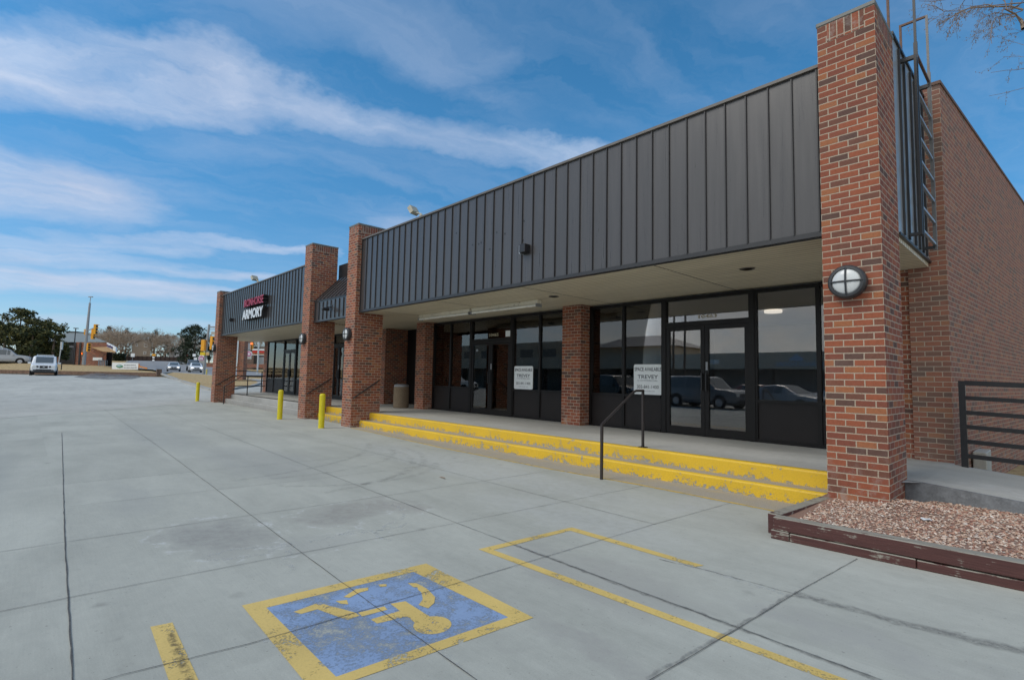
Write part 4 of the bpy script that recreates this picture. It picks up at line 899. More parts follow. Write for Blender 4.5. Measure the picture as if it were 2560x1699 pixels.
# ------------------------------------------------------------------ vehicles
PAINT = {n: simple('car_paint_' + n, c, .28, .0, .03, 1, spec=.6, coat=.6) for n, c in (('white', (.74, .76, .77)), ('silver', (.42, .44, .46)), ('dark', (.03, .032, .036)), ('grey', (.20, .21, .22)), ('red', (.25, .03, .025)))}
M['headlamp'] = simple('headlamp', (.75, .75, .70), .15, 0, .03, spec=.8); M['litlamp'] = simple('lit_headlamp', (1, .97, .9), .2, emit=.7, var=.01)
M['tail'] = simple('tail_lamp', (.30, .012, .012), .25); M['tyre'] = simple('tyre', (.012, .012, .012), .85); M['rim'] = simple('alloy_rim', (.45, .46, .48), .35, .5)
def car(style, colour, label, cat, lit=False, group=None, rack=False):
    """built with its nose along +x, wheels on z = 0, centred on the origin"""
    t0 = thing('parked_car' if not lit else 'moving_car', label, cat, (0, 0, 0), group)
    if style == 'suv':
        L, Wd, clear = 2.42, .96, .30
        st = [(-1.0, .55, 1.02, 1.06, .90), (-.97, .42, 1.08, 1.66, .96), (-.86, .34, 1.10, 1.82, .99), (-.35, .30, 1.10, 1.87, 1.0), (.10, .30, 1.10, 1.84, 1.0), (.22, .30, 1.10, 1.76, 1.0), (.46, .30, 1.10, 1.17, 1.0), (.80, .32, 1.06, 1.10, .98), (.94, .34, .98, 1.02, .93), (1.0, .42, .82, .86, .84)]
        roofs = (2, 4); wr = .37; hb, hr = .96, 1.14
    else:
        L, Wd, clear = 2.32, .90, .22
        st = [(-1.0, .40, .90, .93, .88), (-.95, .30, .96, 1.0, .94), (-.70, .24, .96, 1.04, .98), (-.42, .22, .95, 1.38, 1.0), (-.10, .22, .94, 1.45, 1.0), (.12, .22, .93, 1.40, 1.0), (.44, .22, .90, .99, 1.0), (.78, .24, .84, .88, .97), (.93, .26, .76, .80, .90), (1.0, .34, .62, .66, .82)]
        roofs = (3, 5); wr = .32
    m = MB(); rings = []
    for (x, zb, zbelt, zt, wf) in st:
        w = Wd * wf; tall = zt - zbelt > .25; wt = w * ((.83 if style == 'suv' else .74) if tall else .84)
        half = [(w * .88, zb), (w * .99, zb + .16), (w * 1.0, zb + .38), (w * .955, zbelt), (wt, zt - (.05 if tall else .01)), (wt * .80, zt)]
        rings.append([(x * L, y, z) for y, z in half] + [(x * L, -y, z) for y, z in reversed(half)])
    k = len(rings[0]); m.add([p for r in rings for p in r], [(i * k + j, i * k + (j + 1) % k, (i + 1) * k + (j + 1) % k, (i + 1) * k + j) for i in range(len(rings) - 1) for j in range(k)] + [tuple(range(k)), tuple(range((len(rings) - 1) * k, len(rings) * k))])
    body = m.build('body', PAINT[colour], t0, smooth=False)
    md = body.modifiers.new('round', 'BEVEL'); md.width = .035; md.segments = 2; md.limit_method = 'ANGLE'; md.angle_limit = .35
    def quad_on(i0, i1, j0, j1, f, nm, mat, out):
        """panel laid 12 mm proud of the body face between stations i0..i1, ring points j0..j1"""
        a, b, c, d = [Vector(q) for q in (rings[i0][j0], rings[i1][j0], rings[i1][j1], rings[i0][j1])]
        cc = (a + b + c + d) / 4; q = [cc + (p - cc) * f for p in (a, b, c, d)]
        n = (q[1] - q[0]).cross(q[3] - q[0]).normalized()
        if n.dot(Vector(out)) < 0: n = -n
        return q, n
    def panel(items, nm, mat):
        m = MB()
        for q, n in items: m.prism([p + n * .004 for p in q], n * .01)
        return m.build(nm, M[mat], t0)
    r0, r1 = roofs
    ws0 = 5 if style == 'suv' else 5
    panel([quad_on(ws0, ws0 + 1, 5, 6, .97, '', '', (1, 0, 1))], 'windshield', 'carglass')
    rw = (1, 2) if style == 'suv' else (2, 3)
    if style == 'suv':
        a = [Vector(p) for p in (rings[0][4], rings[1][4], rings[1][7], rings[0][7])]
        cc = sum(a, Vector()) / 4; q = [cc + (p - cc) * .86 for p in a]; panel([(q, Vector((-1, 0, .1)).normalized())], 'rear_window', 'carglass')
    else: panel([quad_on(2, 3, 5, 6, .88, '', '', (-1, 0, 1))], 'rear_window', 'carglass')
    for sd, (j0, j1) in ((1, (3, 4)), (-1, (8, 7))):
        its = [quad_on(i, i + 1, j0, j1, .90, '', '', (0, sd, 0)) for i in range(r0, ws0)]
        panel(its, 'side_window', 'carglass')
    for sx in (-.60, .60):
        for sy in (-1, 1):
            x, y = sx * L, sy * (Wd - .10); m = MB(); m.lathe([(wr * .62, -.115), (wr * .95, -.105), (wr, -.07), (wr, .07), (wr * .95, .105), (wr * .62, .115)], 24, (x, y, wr), 'y')
            wl_ = m.build('wheel', M['tyre'], t0); m = MB(); m.lathe([(wr * .60, .0), (wr * .60, .012), (wr * .45, .004), (wr * .15, .02)] if sy > 0 else [(wr * .60, .0), (wr * .60, -.012), (wr * .45, -.004), (wr * .15, -.02)], 18, (x, y + sy * .114, wr), 'y'); m.build('rim', M['rim'], wl_)
            m = MB(); m.lathe([(wr * 1.16, -.02), (wr * 1.16, .02)], 24, (x, sy * (Wd * .985), wr + .02), 'y'); m.build('wheel_arch', M['tyre'], t0)
    zf = st[-2][2]; xf = st[-1][0] * L
    for sy in (-1, 1):
        m = MB(); m.obox((xf - .09, sy * Wd * .66, zf - (.17 if style == 'suv' else .10)), (.10, 0, 0), (0, .15, 0), (0, 0, .075)); m.build('headlight', M['litlamp' if lit else 'headlamp'], t0)
        m = MB(); m.obox((-L * .985, sy * Wd * .74, .95 if style == 'suv' else .80), (.06, 0, 0), (0, .09, 0), (0, 0, .16 if style == 'suv' else .08)); m.build('tail_light', M['tail'], t0)
        m = MB(); m.obox((.33 * L, sy * (Wd + .10), 1.16 if style == 'suv' else 1.0), (.05, 0, 0), (0, .11, 0), (0, 0, .075)); m.build('mirror', PAINT[colour], t0)
    m = MB(); m.obox((xf - .02, 0, zf - (.20 if style == 'suv' else .13)), (.03, 0, 0), (0, .28 if style == 'suv' else .3, 0), (0, 0, .12 if style == 'suv' else .08)); gr = m.build('grille', M['black'], t0)
    m = MB(); m.obox((xf + .012, 0, zf - (.20 if style == 'suv' else .13)), (.008, 0, 0), (0, .07, 0), (0, 0, .035)); m.build('badge', M['alu'], gr)
    if style == 'suv':
        for sy in (-1, 1): m = MB(); m.obox((xf - .01, sy * .43, zf - .17), (.03, 0, 0), (0, .07, .02), (0, -.03, .075)); m.build('side_vent', M['black'], t0)
        for sy in (-1, 1): m = MB(); m.obox((xf - .05, sy * .62, st[-1][1] + .06), (.06, 0, 0), (0, .09, 0), (0, 0, .05)); m.build('fog_lamp', M['lamp_rim'], t0)
        m = MB(); m.obox((xf + .03, 0, st[-1][1] - .06), (.05, 0, 0), (0, Wd * .86, 0), (0, 0, .05)); m.build('skid_bar', M['lamp_rim'], t0)
    m = MB(); m.obox((xf + .0, 0, st[-1][1] + .08), (.05, 0, 0), (0, .52, 0), (0, 0, .07)); m.build('air_intake', M['black'], t0)
    m = MB(); m.obox((0, 0, .28), (L * .9, 0, 0), (0, Wd * .84, 0), (0, 0, .06)); m.build('underbody', M['tyre'], t0)
    if rack:
        m = MB()
        for sy in (-1, 1): m.tube([(-.8 * L, sy * .58, 1.84), (-.76 * L, sy * .58, 1.93), (.0, sy * .58, 1.95), (.06 * L, sy * .58, 1.86)], .025, 6)
        for x in (-.6 * L, -.1 * L): m.bar((x, -.58, 1.94), (x, .58, 1.94), .04)
        m.build('roof_rack', M['alu'], t0)
    return t0
def put(o, p, face): o.location = p; o.rotation_euler = (0, 0, math.atan2(face[1], face[0])); return o
p = GD(116, 50); q = CAM - p
put(car('suv', 'white', 'white SUV with roof rack facing the camera on the far concrete lot', 'car', rack=True), p, Vector((q.x, q.y, 0)) - R2 * 2)
p = GD(16, 64); p.z -= .28; rd = RD(16); put(car('suv', 'silver', 'silver SUV side-on behind the dry grass strip by the pines', 'car', rack=True), p, Vector((rd.y, -rd.x, 0)) - rd * .12)
p = GD(78, 84); put(car('sedan', 'white', 'white car half hidden under the pines behind the silver SUV', 'car'), p, R2 - F2 * .5)
p = GD(92, 90); put(car('sedan', 'silver', 'pale grey car parked deepest in the lot under the pines', 'car'), p, R2 * .7 - F2 * .7)
p = GD(438, 83); put(car('sedan', 'silver', 'small pale car with a lit headlamp on the middle of the road', 'car', lit=True), p, Vector((CAM.x - p.x, CAM.y - p.y, 0)))
p = GD(492.5, 79); put(car('sedan', 'white', 'white sedan with lit headlamps beside the signal pole', 'car', lit=True), p, Vector((CAM.x - p.x, CAM.y - p.y, 0)) + R2 * 8)
p = GD(486, 89); put(car('suv', 'dark', 'dark SUV behind the white sedan on the road', 'car', lit=False), p, Vector((CAM.x - p.x, CAM.y - p.y, 0)))
# cars across the lot, seen mirrored in the shop glass
for sty, colr, x, y, f, lb in (('suv', 'white', -14.6, -13.6, (-.5, 1), 'white SUV parked opposite the shop doors'), ('suv', 'grey', -11.6, -12.6, (1, .15), 'grey SUV parked side-on opposite the shop doors'),
                          ('sedan', 'silver', -8.2, -14.2, (1, .3), 'silver sedan parked opposite the ramp pillar'), ('suv', 'dark', -17.6, -13.2, (1, .3), 'black SUV parked across the lot'), ('sedan', 'white', -5.4, -15.0, (1, .4), 'white sedan parked behind the camera side of the lot'),
                          ('sedan', 'red', -11.8, -18.5, (-1, .1), 'dark red car parked in the second row across the lot'), ('suv', 'white', -34.0, -12.6, (.8, -.6), 'white van-like SUV far along the lot')):
    put(car(sty, colr, lb, 'car'), Vector((1.38 + (x - 1.38) * 1.13, 13.68 + (y - 13.68) * 1.13, 0)), Vector((*f, 0)))

# ------------------------------------------------------------------ opposite buildings (mirrored in the glass)
t0 = thing('shop_building', 'long brown strip mall across the lot mirrored in the shop windows', 'building', (-25, -36, 0))
m = MB(); m.box(-75, 12, -48, -34, 2.75, 4.2); m.build('fascia', M['mallwall'], t0)
m = MB(); m.box(-75, 12, -48, -36.5, -.2, 2.75); m.build('shop_front', M['malldark'], t0)
for i in range(16): m = MB(); m.box(-72 + i * 5.5, -71.3 + i * 5.5, -34.9, -34.2, -.1, 2.75); m.build('column', M['stone'], t0)
sgn = thing('garage_sign', 'white garage door shop lettering on the opposite mall', 'sign', (-14, -34, 3))
b = text_mb('GARAGE DOORS', .33, (-12.1, -33.97, 3.0), xdir=(-1, 0, 0), width=3.75, depth=.05, bold=.03); b.build('lettering', M['signblue'], sgn)
m = MB(); m.prism([(-14.75, -33.97, 3.45), (-13.65, -33.97, 3.45), (-13.65, -33.97, 3.62), (-13.95, -33.97, 3.80), (-14.2, -33.97, 4.05), (-14.45, -33.97, 3.80), (-14.75, -33.97, 3.62)], (0, .03, 0)); m.build('logo', M['signblue'], sgn)
m = MB(); m.box(-22.3, -20.9, -33.97, -33.9, 3.2, 3.6); tag(m.build('shop_sign', M['white']), 'plain pale sign panel on the opposite mall', 'sign')
t0 = thing('house', 'brown hip-roofed house behind the opposite mall', 'house', (-48, -62, 0)); m = MB(); m.box(-56, -41, -70, -60, -.2, 7.0); m.build('wall', M['mallwall'], t0)
m = MB(); m.add([(-57, -71, 7), (-40, -71, 7), (-40, -59, 7), (-57, -59, 7), (-52, -65, 9.2), (-45, -65, 9.2)], [(0, 1, 5, 4), (1, 2, 5), (2, 3, 4, 5), (3, 0, 4)]); m.build('roof', M['malldark'], t0)
t0 = thing('office_building', 'long dark two-storey office far across the lot', 'building', (-75, -62, 0)); m = MB(); m.box(-120, -62, -75, -60, -.2, 8.6); m.build('wall', M['mallwall'], t0)
for i in range(9): m = MB(); m.box(-118 + i * 6.2, -114.5 + i * 6.2, -59.99, -59.9, 5.2, 7.2); m.build('window', M['malldark'], t0)
for x in (-20.6, -19.6): m = MB(); m.tube([(x, -25, 0), (x + .1, -25, 7.2)], [.11, .08], 8); tag(m.build('utility_pole', M['bark']), 'bare timber pole standing across the lot', 'pole', 'bare poles across the lot')
struct(sheet('hills', M['mallwall'], [-700, -620, -560], lambda dd: fr(-900, 600, 30), -.2) if False else MB().add([(x, y, z) for x in fr(-900, 500, 28) for y, z in ((-420, -1), (-520, 16 + 7 * math.sin(x * .011) + 4 * math.sin(x * .031)), (-700, -1))], [(i * 3 + j, i * 3 + j + 1, i * 3 + j + 4, i * 3 + j + 3) for i in range(28) for j in range(2)]).build('hills', M['fence']))

# ------------------------------------------------------------------ far background: signals, signs, buildings

t0 = thing('traffic_signal', 'tall grey signal pole with yellow heads left of the brick bank', 'traffic signal', GD(213, 66))
pb = GD(213, 66); zt = lambda v, d: at(220, v, d).z
ptop = at(224.8, 757, 66); m = MB(); m.tube([pb, pb.lerp(ptop, .55), ptop], [.20, .16, .11], 12); m.build('pole', M['gray_metal'], t0)
m = MB(); ft = at(226.8, 742, 66); m.tube([ptop, ft], .04, 6); m.obox(ft, R2 * .25, F2 * .1, (0, 0, .05)); m.build('luminaire', M['gray_metal'], t0)
def sig(p, h, face, nm='signal_head', lit=None, back=False):
    r_ = Vector((-face.y, face.x, 0)).normalized(); fn = face.normalized(); w = h * .17
    m = MB(); m.obox(p, r_ * w, fn * w * .6, (0, 0, h / 2)); hd = m.build(nm, M['sigyellow'], t0)
    for i in (1, 0, -1):
        c = p + fn * w * .62 + Vector((0, 0, i * h * .31)); m = MB()
        ring = [c + r_ * (w * .72 * math.cos(a)) + Vector((0, 0, w * .72 * math.sin(a))) for a in fr(0, 2 * PI, 14)[:-1]]
        m.prism(ring, fn * w * .15); m.build('signal_lens', M['sigred'] if lit == i else M['black'], hd)
        m = MB(); m.obox(c + fn * w * .5 + Vector((0, 0, w * .8)), r_ * w * .8, fn * w * .5, (0, 0, w * .12)); m.build('visor', M['sigyellow'], hd)
tocam = -F2
sig(at(233, 835, 65.5), 1.25, (R2 * 1.0 + F2 * .15)); sig(at(239, 823, 65.0), 1.25, (R2 * 1.0 + F2 * .1)); sig(at(221.5, 868, 65.5), 1.05, (R2 * .95 - F2 * .35))
m = MB(); m.bar(at(219, 826, 66), at(237, 819, 65.2), .10); m.bar(at(216, 868, 66), at(222, 868, 65.6), .08); m.build('bracket', M['gray_metal'], t0)
sig(at(213.5, 830, 66.3), .75, (-R2 * .9 - F2 * .2)); sig(at(205.5, 883.5, 65.8), .42, -F2, lit=0)
t0 = thing('traffic_signal', 'grey mast arm signal pole with yellow heads left of the end brick pillar', 'traffic signal', GD(512.5, 63))
pb = GD(512.5, 63); pt = at(523, 811, 63); m = MB(); m.tube([pb, pt], [.17, .13], 12); m.build('pole', M['gray_metal'], t0)
m = MB(); m.tube([at(522.5, 817, 63), at(570, 817.5, 63), at(640, 818, 63)], [.10, .08, .06], 10); m.tube([at(522.5, 823, 63), at(545, 823, 63)], .05, 8); m.build('mast_arm', M['gray_metal'], t0)
m = MB(); m.obox(at(534, 832.5, 62.9), R2 * .30, F2 * .02, (0, 0, .20)); m.build('street_plate', M['utility'], t0)
sig(at(508.5, 863, 62.6), 1.35, (R2 * .2 + F2)); sig(at(532, 857, 62.6), 1.6, (R2 * .95 - F2 * .25))
m = MB(); m.obox(at(508, 884, 62.6), R2 * .28, F2 * .15, (0, 0, .19)); m.build('pedestrian_signal', simple('ped_yellow', (.75, .55, .02), .5), t0); m = MB(); m.obox(at(519.5, 884, 62.6), R2 * .17, F2 * .1, (0, 0, .18)); m.build('push_button_box', simple('tan_box', (.6, .42, .2), .6), t0)
m = MB(); m.tube([GD(520.5, 62.5), GD(520.5, 62.5) + Vector((0, 0, .75))], .09, 10); tag(m.build('bollard', simple('pale_yellow_post', (.62, .52, .15), .5)), 'short pale yellow post at the foot of the mast arm pole', 'post')
# signal head seen under the canopy
t0 = thing('traffic_signal', 'red traffic signal hanging in the view under the armory canopy', 'traffic signal', at(630, 864, 75)); sig(at(630, 864, 75), 1.0, -F2, lit=1); m = MB(); m.tube([at(628, 853, 75.1), at(628, 800, 75.1)], .04, 6); m.build('hanger', M['gray_metal'], t0)
m = MB(); m.tube([at(643, 935, 70), at(647, 853, 70)], .11, 8); tag(m.build('street_lamp', M['alu']), 'pale grey street lamp pole seen under the armory canopy', 'street lamp')

def sign(name, u, v, w, h, d, mat, label, cat='sign', post=True, vb=None, extra=None):
    c = at(u, v, d); k = d / 1297; t_ = thing(name, label, cat, c)
    m = MB(); m.obox(c, R2 * (w * k / 2), F2 * .03, (0, 0, h * k / 2)); m.build('panel', M[mat], t_, bevel=.01)
    if post:
        g = GD(u, d); m = MB(); m.bar(g + F2 * .08, Vector((c.x, c.y, c.z + h * k * .3)) + F2 * .08, .07); m.build('post', M['gray_metal'], t_)
    if extra: extra(t_, c, k)
    return t_
sign('road_sign', 332, 887.5, 9.5, 8.5, 120, 'white', 'small white road sign before the brown fence')
def ex1(t_, c, k):
    for dv in (6.5, 13): m = MB(); m.obox(c - Vector((0, 0, dv * k)) - F2 * .04, R2 * (2.6 * k), F2 * .02, (0, 0, 1.7 * k)); m.build('plate', M['white'], t_)
sign('road_sign', 384.5, 887, 9, 5, 130, 'sigyellow', 'orange road sign above two small white plates on the road', extra=ex1)
sign('road_sign', 485.5, 887.5, 7.5, 6.5, 100, 'white', 'small white sign before the big dark conifer')
sign('notice_board', 488.5, 900, 7, 12, 98, 'white', 'upright white board below the big dark conifer', 'board')
sign('stop_sign', 467, 888, 5, 5, 140, 'red', 'tiny red sign at the right end of the brown fence')
def oval_sign(u, v, rx, ry, d, label, base_v):
    c = at(u, v, d); k = d / 1297; t_ = thing('oval_sign', label, 'sign', c)
    for f, mt, o_, nm in ((1.0, 'white', 0, 'rim'), (.80, 'purple', .06, 'face')):
        m = MB(); m.prism([c - F2 * o_ + R2 * (rx * k * f * math.cos(a)) + Vector((0, 0, ry * k * f * math.sin(a))) for a in fr(0, 2 * PI, 20)[:-1]], F2 * .05); m.build(nm, M[mt], t_)
    m = MB()
    for i in (-1, 0, 1): m.obox(c - F2 * .075 + R2 * (i * rx * k * .38), R2 * (rx * k * .12), F2 * .01, (0, 0, ry * k * .42))
    m.build('mark', M['white'], t_)
    m = MB(); m.obox(c + Vector((0, 0, -(base_v - v) * k * .72)) + F2 * .03, R2 * (rx * k * .85), F2 * .1, (0, 0, (base_v - v) * k * .28)); m.build('base', M['utility'], t_)
oval_sign(503.5, 896, 8, 8.5, 92, 'magenta and white oval sign left of the mast arm pole', 907); oval_sign(622, 884.5, 8.5, 7.5, 88, 'magenta and white oval sign seen under the armory canopy', 897)
# banner
t0 = thing('banner', 'white banner with green and blue oval logo on the dry grass', 'banner', GD(316, 62)); d0 = 62; k = d0 / 1297
c0, c1 = GD(284, d0), GD(349, d0); zb_, zt_ = at(316, 923, d0).z, at(316, 906.5, d0).z
m = MB(); m.prism([(c0.x, c0.y, zb_), (c1.x, c1.y, zb_), (c1.x, c1.y, zt_), (c0.x, c0.y, zt_)], F2 * .03); m.build('sheet', M['white'], t0)
cc = at(298.5, 915, d0 - .05); m = MB(); m.prism([cc + R2 * (8.5 * k * math.cos(a)) + Vector((0, 0, 3.6 * k * math.sin(a))) for a in fr(0, 2 * PI, 20)[:-1]], F2 * .02); m.build('logo', M['green'], t0)
m = MB(); m.prism([cc - F2 * .02 + R2 * (x * k) + Vector((0, 0, z * k)) for x, z in ((-7.5, .5), (-2, 2.6), (3, 1.2), (7.5, .2), (2, -.2), (-3, -.3))], F2 * .01); m.build('logo', M['signblue'], t0)
m = MB()
for v, n_ in ((912.2, 9), (918.5, 10)):
    for i in range(n_): m.obox(at(311 + i * 3.3 + (i % 3) * .3, v, d0 - .03), R2 * (1.2 * k), F2 * .004, (0, 0, .9 * k))
m.build('print', M['signgrey'], t0)
for u in (284.5, 323, 348.5): m = MB(); g = GD(u, d0 + .08); m.bar(g - Vector((0, 0, .3)), Vector((g.x, g.y, zt_ + .02)), .06); m.build('post', M['gray_metal'], t0)
t0 = thing('barrier', 'low orange road barrier fallen beside the white banner', 'barrier', GD(352, 64)); m = MB(); m.bar(GD(350, 64) + Vector((0, 0, .3)), GD(372, 64) + Vector((0, 0, .12)), .10, .16); m.build('board', M['orange'], t0); m = MB(); m.bar(GD(351, 64), GD(351, 64) + Vector((0, 0, .6)), .12); m.build('leg', M['orange'], t0)
t0 = thing('low_railing', 'row of grey posts of a low railing beside the brick bank', 'railing', GD(262, 80))
for i in range(7): m = MB(); g = GD(250 + i * 4.2, 76 + i * 3); m.bar(g, g + Vector((0, 0, .85)), .13); m.build('post', M['gray_metal'], t0)
m = MB(); m.bar(GD(250, 76) + Vector((0, 0, .8)), GD(275, 94) + Vector((0, 0, .8)), .07); m.build('rail', M['gray_metal'], t0)
# bank
t0 = thing('bank_building', 'brick bank with grey hip roof and slanted white sign band', 'building', GD(220, 92)); D0 = 92; k = D0 / 1297
def PT(u, v, d=D0): return at(u, v, d)
def wallbox(u0, u1, d0_, d1_, v0, v1, nm, mat):
    a, b = GD(u0, d0_), GD(u1, d0_); zlo, zhi = a.z - 1, at((u0 + u1) / 2, v0, d0_).z; dep = RD((u0 + u1) / 2) * (d1_ - d0_)
    m = MB(); m.prism([(a.x, a.y, zlo), (b.x, b.y, zlo), (b.x + dep.x, b.y + dep.y, zlo), (a.x + dep.x, a.y + dep.y, zlo)], (0, 0, zhi - zlo)); return m.build(nm, M[mat], t0)
wallbox(60, 215, 93, 108, 855, 915, 'wall', 'brick_far'); wallbox(190, 268, 90, 104, 855.5, 915, 'wall', 'brick_far')
wallbox(152, 260, 92.9, 92.99, 855.5, 857.5, 'eave_band', 'trim')
m = MB(); e = [PT(30, 855.5, 91.5), PT(268, 854.5, 91.5), PT(262, 855, 110), PT(60, 855, 110)]; r_ = [PT(160, 831, 100), PT(206, 832, 100)]; m.add(e + r_, [(0, 1, 5, 4), (1, 2, 5), (2, 3, 4, 5), (3, 0, 4)]); rf = m.build('roof', M['bankroof'], t0)
m = MB(); m.obox(PT(189, 830.5, 101), R2 * 1.0, F2 * 1, (0, 0, .12)); m.build('roof_vent', M['trim'], rf)
m = MB(); m.prism([PT(267, 856, 89), PT(289, 868, 84), PT(289, 880, 84), PT(267, 868, 89)], F2 * .3); sb = m.build('sign_band', M['white'], t0)
m = MB(); m.prism([PT(268, 860, 88.7), PT(274, 864, 87.3), PT(274, 869, 87.3), PT(268, 866, 88.7)], -F2 * .1); m.prism([PT(274.5, 862.5, 87), PT(281.5, 866.5, 85.5), PT(281.5, 872, 85.5), PT(274.5, 868.5, 87)], -F2 * .1); m.build('emblem', M['dkpurple'], sb)
m = MB(); m.prism([PT(230, 869, 89.9), PT(267, 868.2, 89), PT(289, 880.2, 84), PT(258, 879, 86)], (0, 0, .1)); m.build('canopy', simple('tan_canopy', (.38, .23, .09), .7), t0)
wallbox(266, 283, 91, 96, 880, 912, 'entrance', 'trim')
m = MB(); m.obox(PT(244, 897, 89.9), R2 * .8, F2 * .04, (0, 0, .25)); m.build('window', M['white'], t0); m = MB(); m.obox(PT(182, 866, 92.8), R2 * .6, F2 * .05, (0, 0, .14)); m.build('lettering_band', M['signgrey'], t0)
for u in (186, 199): m = MB(); m.obox(PT(u, 885, 89.9), R2 * .14, F2 * .05, (0, 0, 2.0)); m.build('downpipe', M['trim'], t0)
m = MB(); m.tube([GD(185, 84), at(189.5, 821, 84)], .07, 8); m.obox(at(190, 820.5, 84), R2 * .28, F2 * .2, (0, 0, .06)); tag(m.build('street_lamp', M['rail']), 'thin dark lot lamp in front of the brick bank roof', 'street lamp')
m = MB(); m.tube([GD(150, 66), at(154, 862, 66)], .06, 8); m.obox(at(154.2, 864, 66), R2 * .10, F2 * .1, (0, 0, .5)); tag(m.build('utility_post', M['alu']), 'pale post at the right edge of the pines', 'post')
m = MB(); m.bar(GD(158, 57.5), GD(158.5, 57.5) + Vector((0, 0, 1.0)), .09); tag(m.build('marker_post', M['rail']), 'thin brown stake in the grass beside the white SUV', 'post')
# fence, houses
t0 = thing('board_fence', 'long dark brown board fence beyond the road', 'fence', GD(400, 163)); m = MB()
for i, u in enumerate(fr(312, 470, 14)[:-1]):
    a, b = GD(u, 163), GD(u + 11.25, 163); m.obox((a + b) / 2 + Vector((0, 0, .65)), (b - a) / 2, F2 * .05, (0, 0, .72 + .05 * (i % 2)))
m.build('boards', M['fence'], t0)
for u in fr(312, 470, 14): m = MB(); m.bar(GD(u, 162.9), GD(u, 162.9) + Vector((0, 0, 1.5)), .14); m.build('post', M['fence'], t0)
def gable(u0, u1, d, vev, vpk, upk, label, wall, roof, wins):
    t_ = thing('house', label, 'house', GD((u0 + u1) / 2, d)); a, b = GD(u0, d), GD(u1, d); ze, zp = at(u0, vev, d).z, at(upk, vpk, d).z; zb = a.z - 1; c = GD(upk, d); dep = RD((u0 + u1) / 2) * 9
    m = MB(); m.prism([(a.x, a.y, zb), (b.x, b.y, zb), (b.x, b.y, ze), (c.x, c.y, zp), (a.x, a.y, ze)], dep); m.build('wall', M[wall], t_)
    m = MB(); ov = R2 * .5
    for p_, q_ in (((a.x, a.y, ze), (c.x, c.y, zp)), ((b.x, b.y, ze), (c.x, c.y, zp))):
        p_, q_ = Vector(p_), Vector(q_); e_ = p_ + (p_ - q_) * .10; rd = RD((u0 + u1) / 2); m.prism([e_ - rd * .4, q_ - rd * .4, q_ - rd * .4 + Vector((0, 0, .3)), e_ - rd * .4 + Vector((0, 0, .3))], rd * 10)
    m.build('roof', M[roof], t_)
    for u, v, w, h in wins:
        m = MB(); cc = at(u, v, d - .05); k = d / 1297; m.obox(cc, R2 * (w * k / 2), F2 * .05, (0, 0, h * k / 2)); w_ = m.build('window', M['white'], t_); m = MB(); m.obox(cc - F2 * .06, R2 * (w * k * .38), F2 * .02, (0, 0, h * k * .4)); m.build('pane', M['houseroof'], w_)
gable(331, 377, 178, 858, 847.5, 352, 'tan gabled house behind the bare trees beyond the fence', 'housewall', 'houseroof', [(364.5, 863, 8, 8), (342, 862, 5, 7), (362, 882, 7, 7)])
gable(424, 446, 180, 879, 872, 435, 'small grey house with low gable right of the bare trees', 'palewall', 'houseroof', [(430, 884, 5, 5)])
gable(436, 464, 172, 876, 866, 448, 'pale grey house beside the big dark conifer', 'palewall', 'houseroof', [(452, 883, 6, 5)])
# store seen beneath the canopy
t0 = thing('store_building', 'dark stone store with red striped canopy seen under the armory canopy', 'building', GD(630, 105))
wallbox(596, 636, 104, 116, 852, 918, 'stone_wall', 'stone'); wallbox(630, 720, 108, 120, 866, 918, 'wall', 'malldark')
for v0, v1, mt in ((877, 883, 'red'), (883, 886, 'orange'), (886, 889, 'white'), (872, 877, 'white')):
    a, b = at(634, v0, 103), at(720, v1, 103); m = MB(); c_ = (a + b) / 2; m.obox(c_, R2 * ((b - a).dot(R2) / 2), F2 * .5, (0, 0, abs(a.z - b.z) / 2 - .003)); m.build('canopy_band', M[mt], t0)
m = MB(); m.obox(at(655, 902, 107.9), R2 * 1.0, F2 * .05, (0, 0, .8)); m.build('window', M['white'], t0); m = MB(); m.obox(at(617, 866, 103.9), R2 * .9, F2 * .05, (0, 0, .7)); m.build('sign_panel', M['signgrey'], t0)
m = MB(); m.obox(at(640, 914.5, 96), R2 * 9, F2 * .3, (0, 0, .35)); m.build('planter_wall', M['brick_far'], t0)
# brick pylon close behind the end of the walkway
g0, g1 = GD(596, 44), GD(611, 44); t0 = thing('brick_pylon', 'brick pylon with pale strip standing on the grass behind the armory walkway', 'pylon', g0)
m = MB(); m.prism([(g0.x, g0.y, g0.z - .3), (g1.x, g1.y, g0.z - .3), (g1.x + F2.x * .6, g1.y + F2.y * .6, g0.z - .3), (g0.x + F2.x * .6, g0.y + F2.y * .6, g0.z - .3)], (0, 0, 6.2)); m.build('shaft', M['brick'], t0, origin=g0)
g2 = GD(591, 43.9); m = MB(); m.bar(Vector((g2.x, g2.y, g0.z + 1.2)), Vector((g2.x, g2.y, g0.z + 6)), .22); m.build('pale_strip', M['white'], t0)

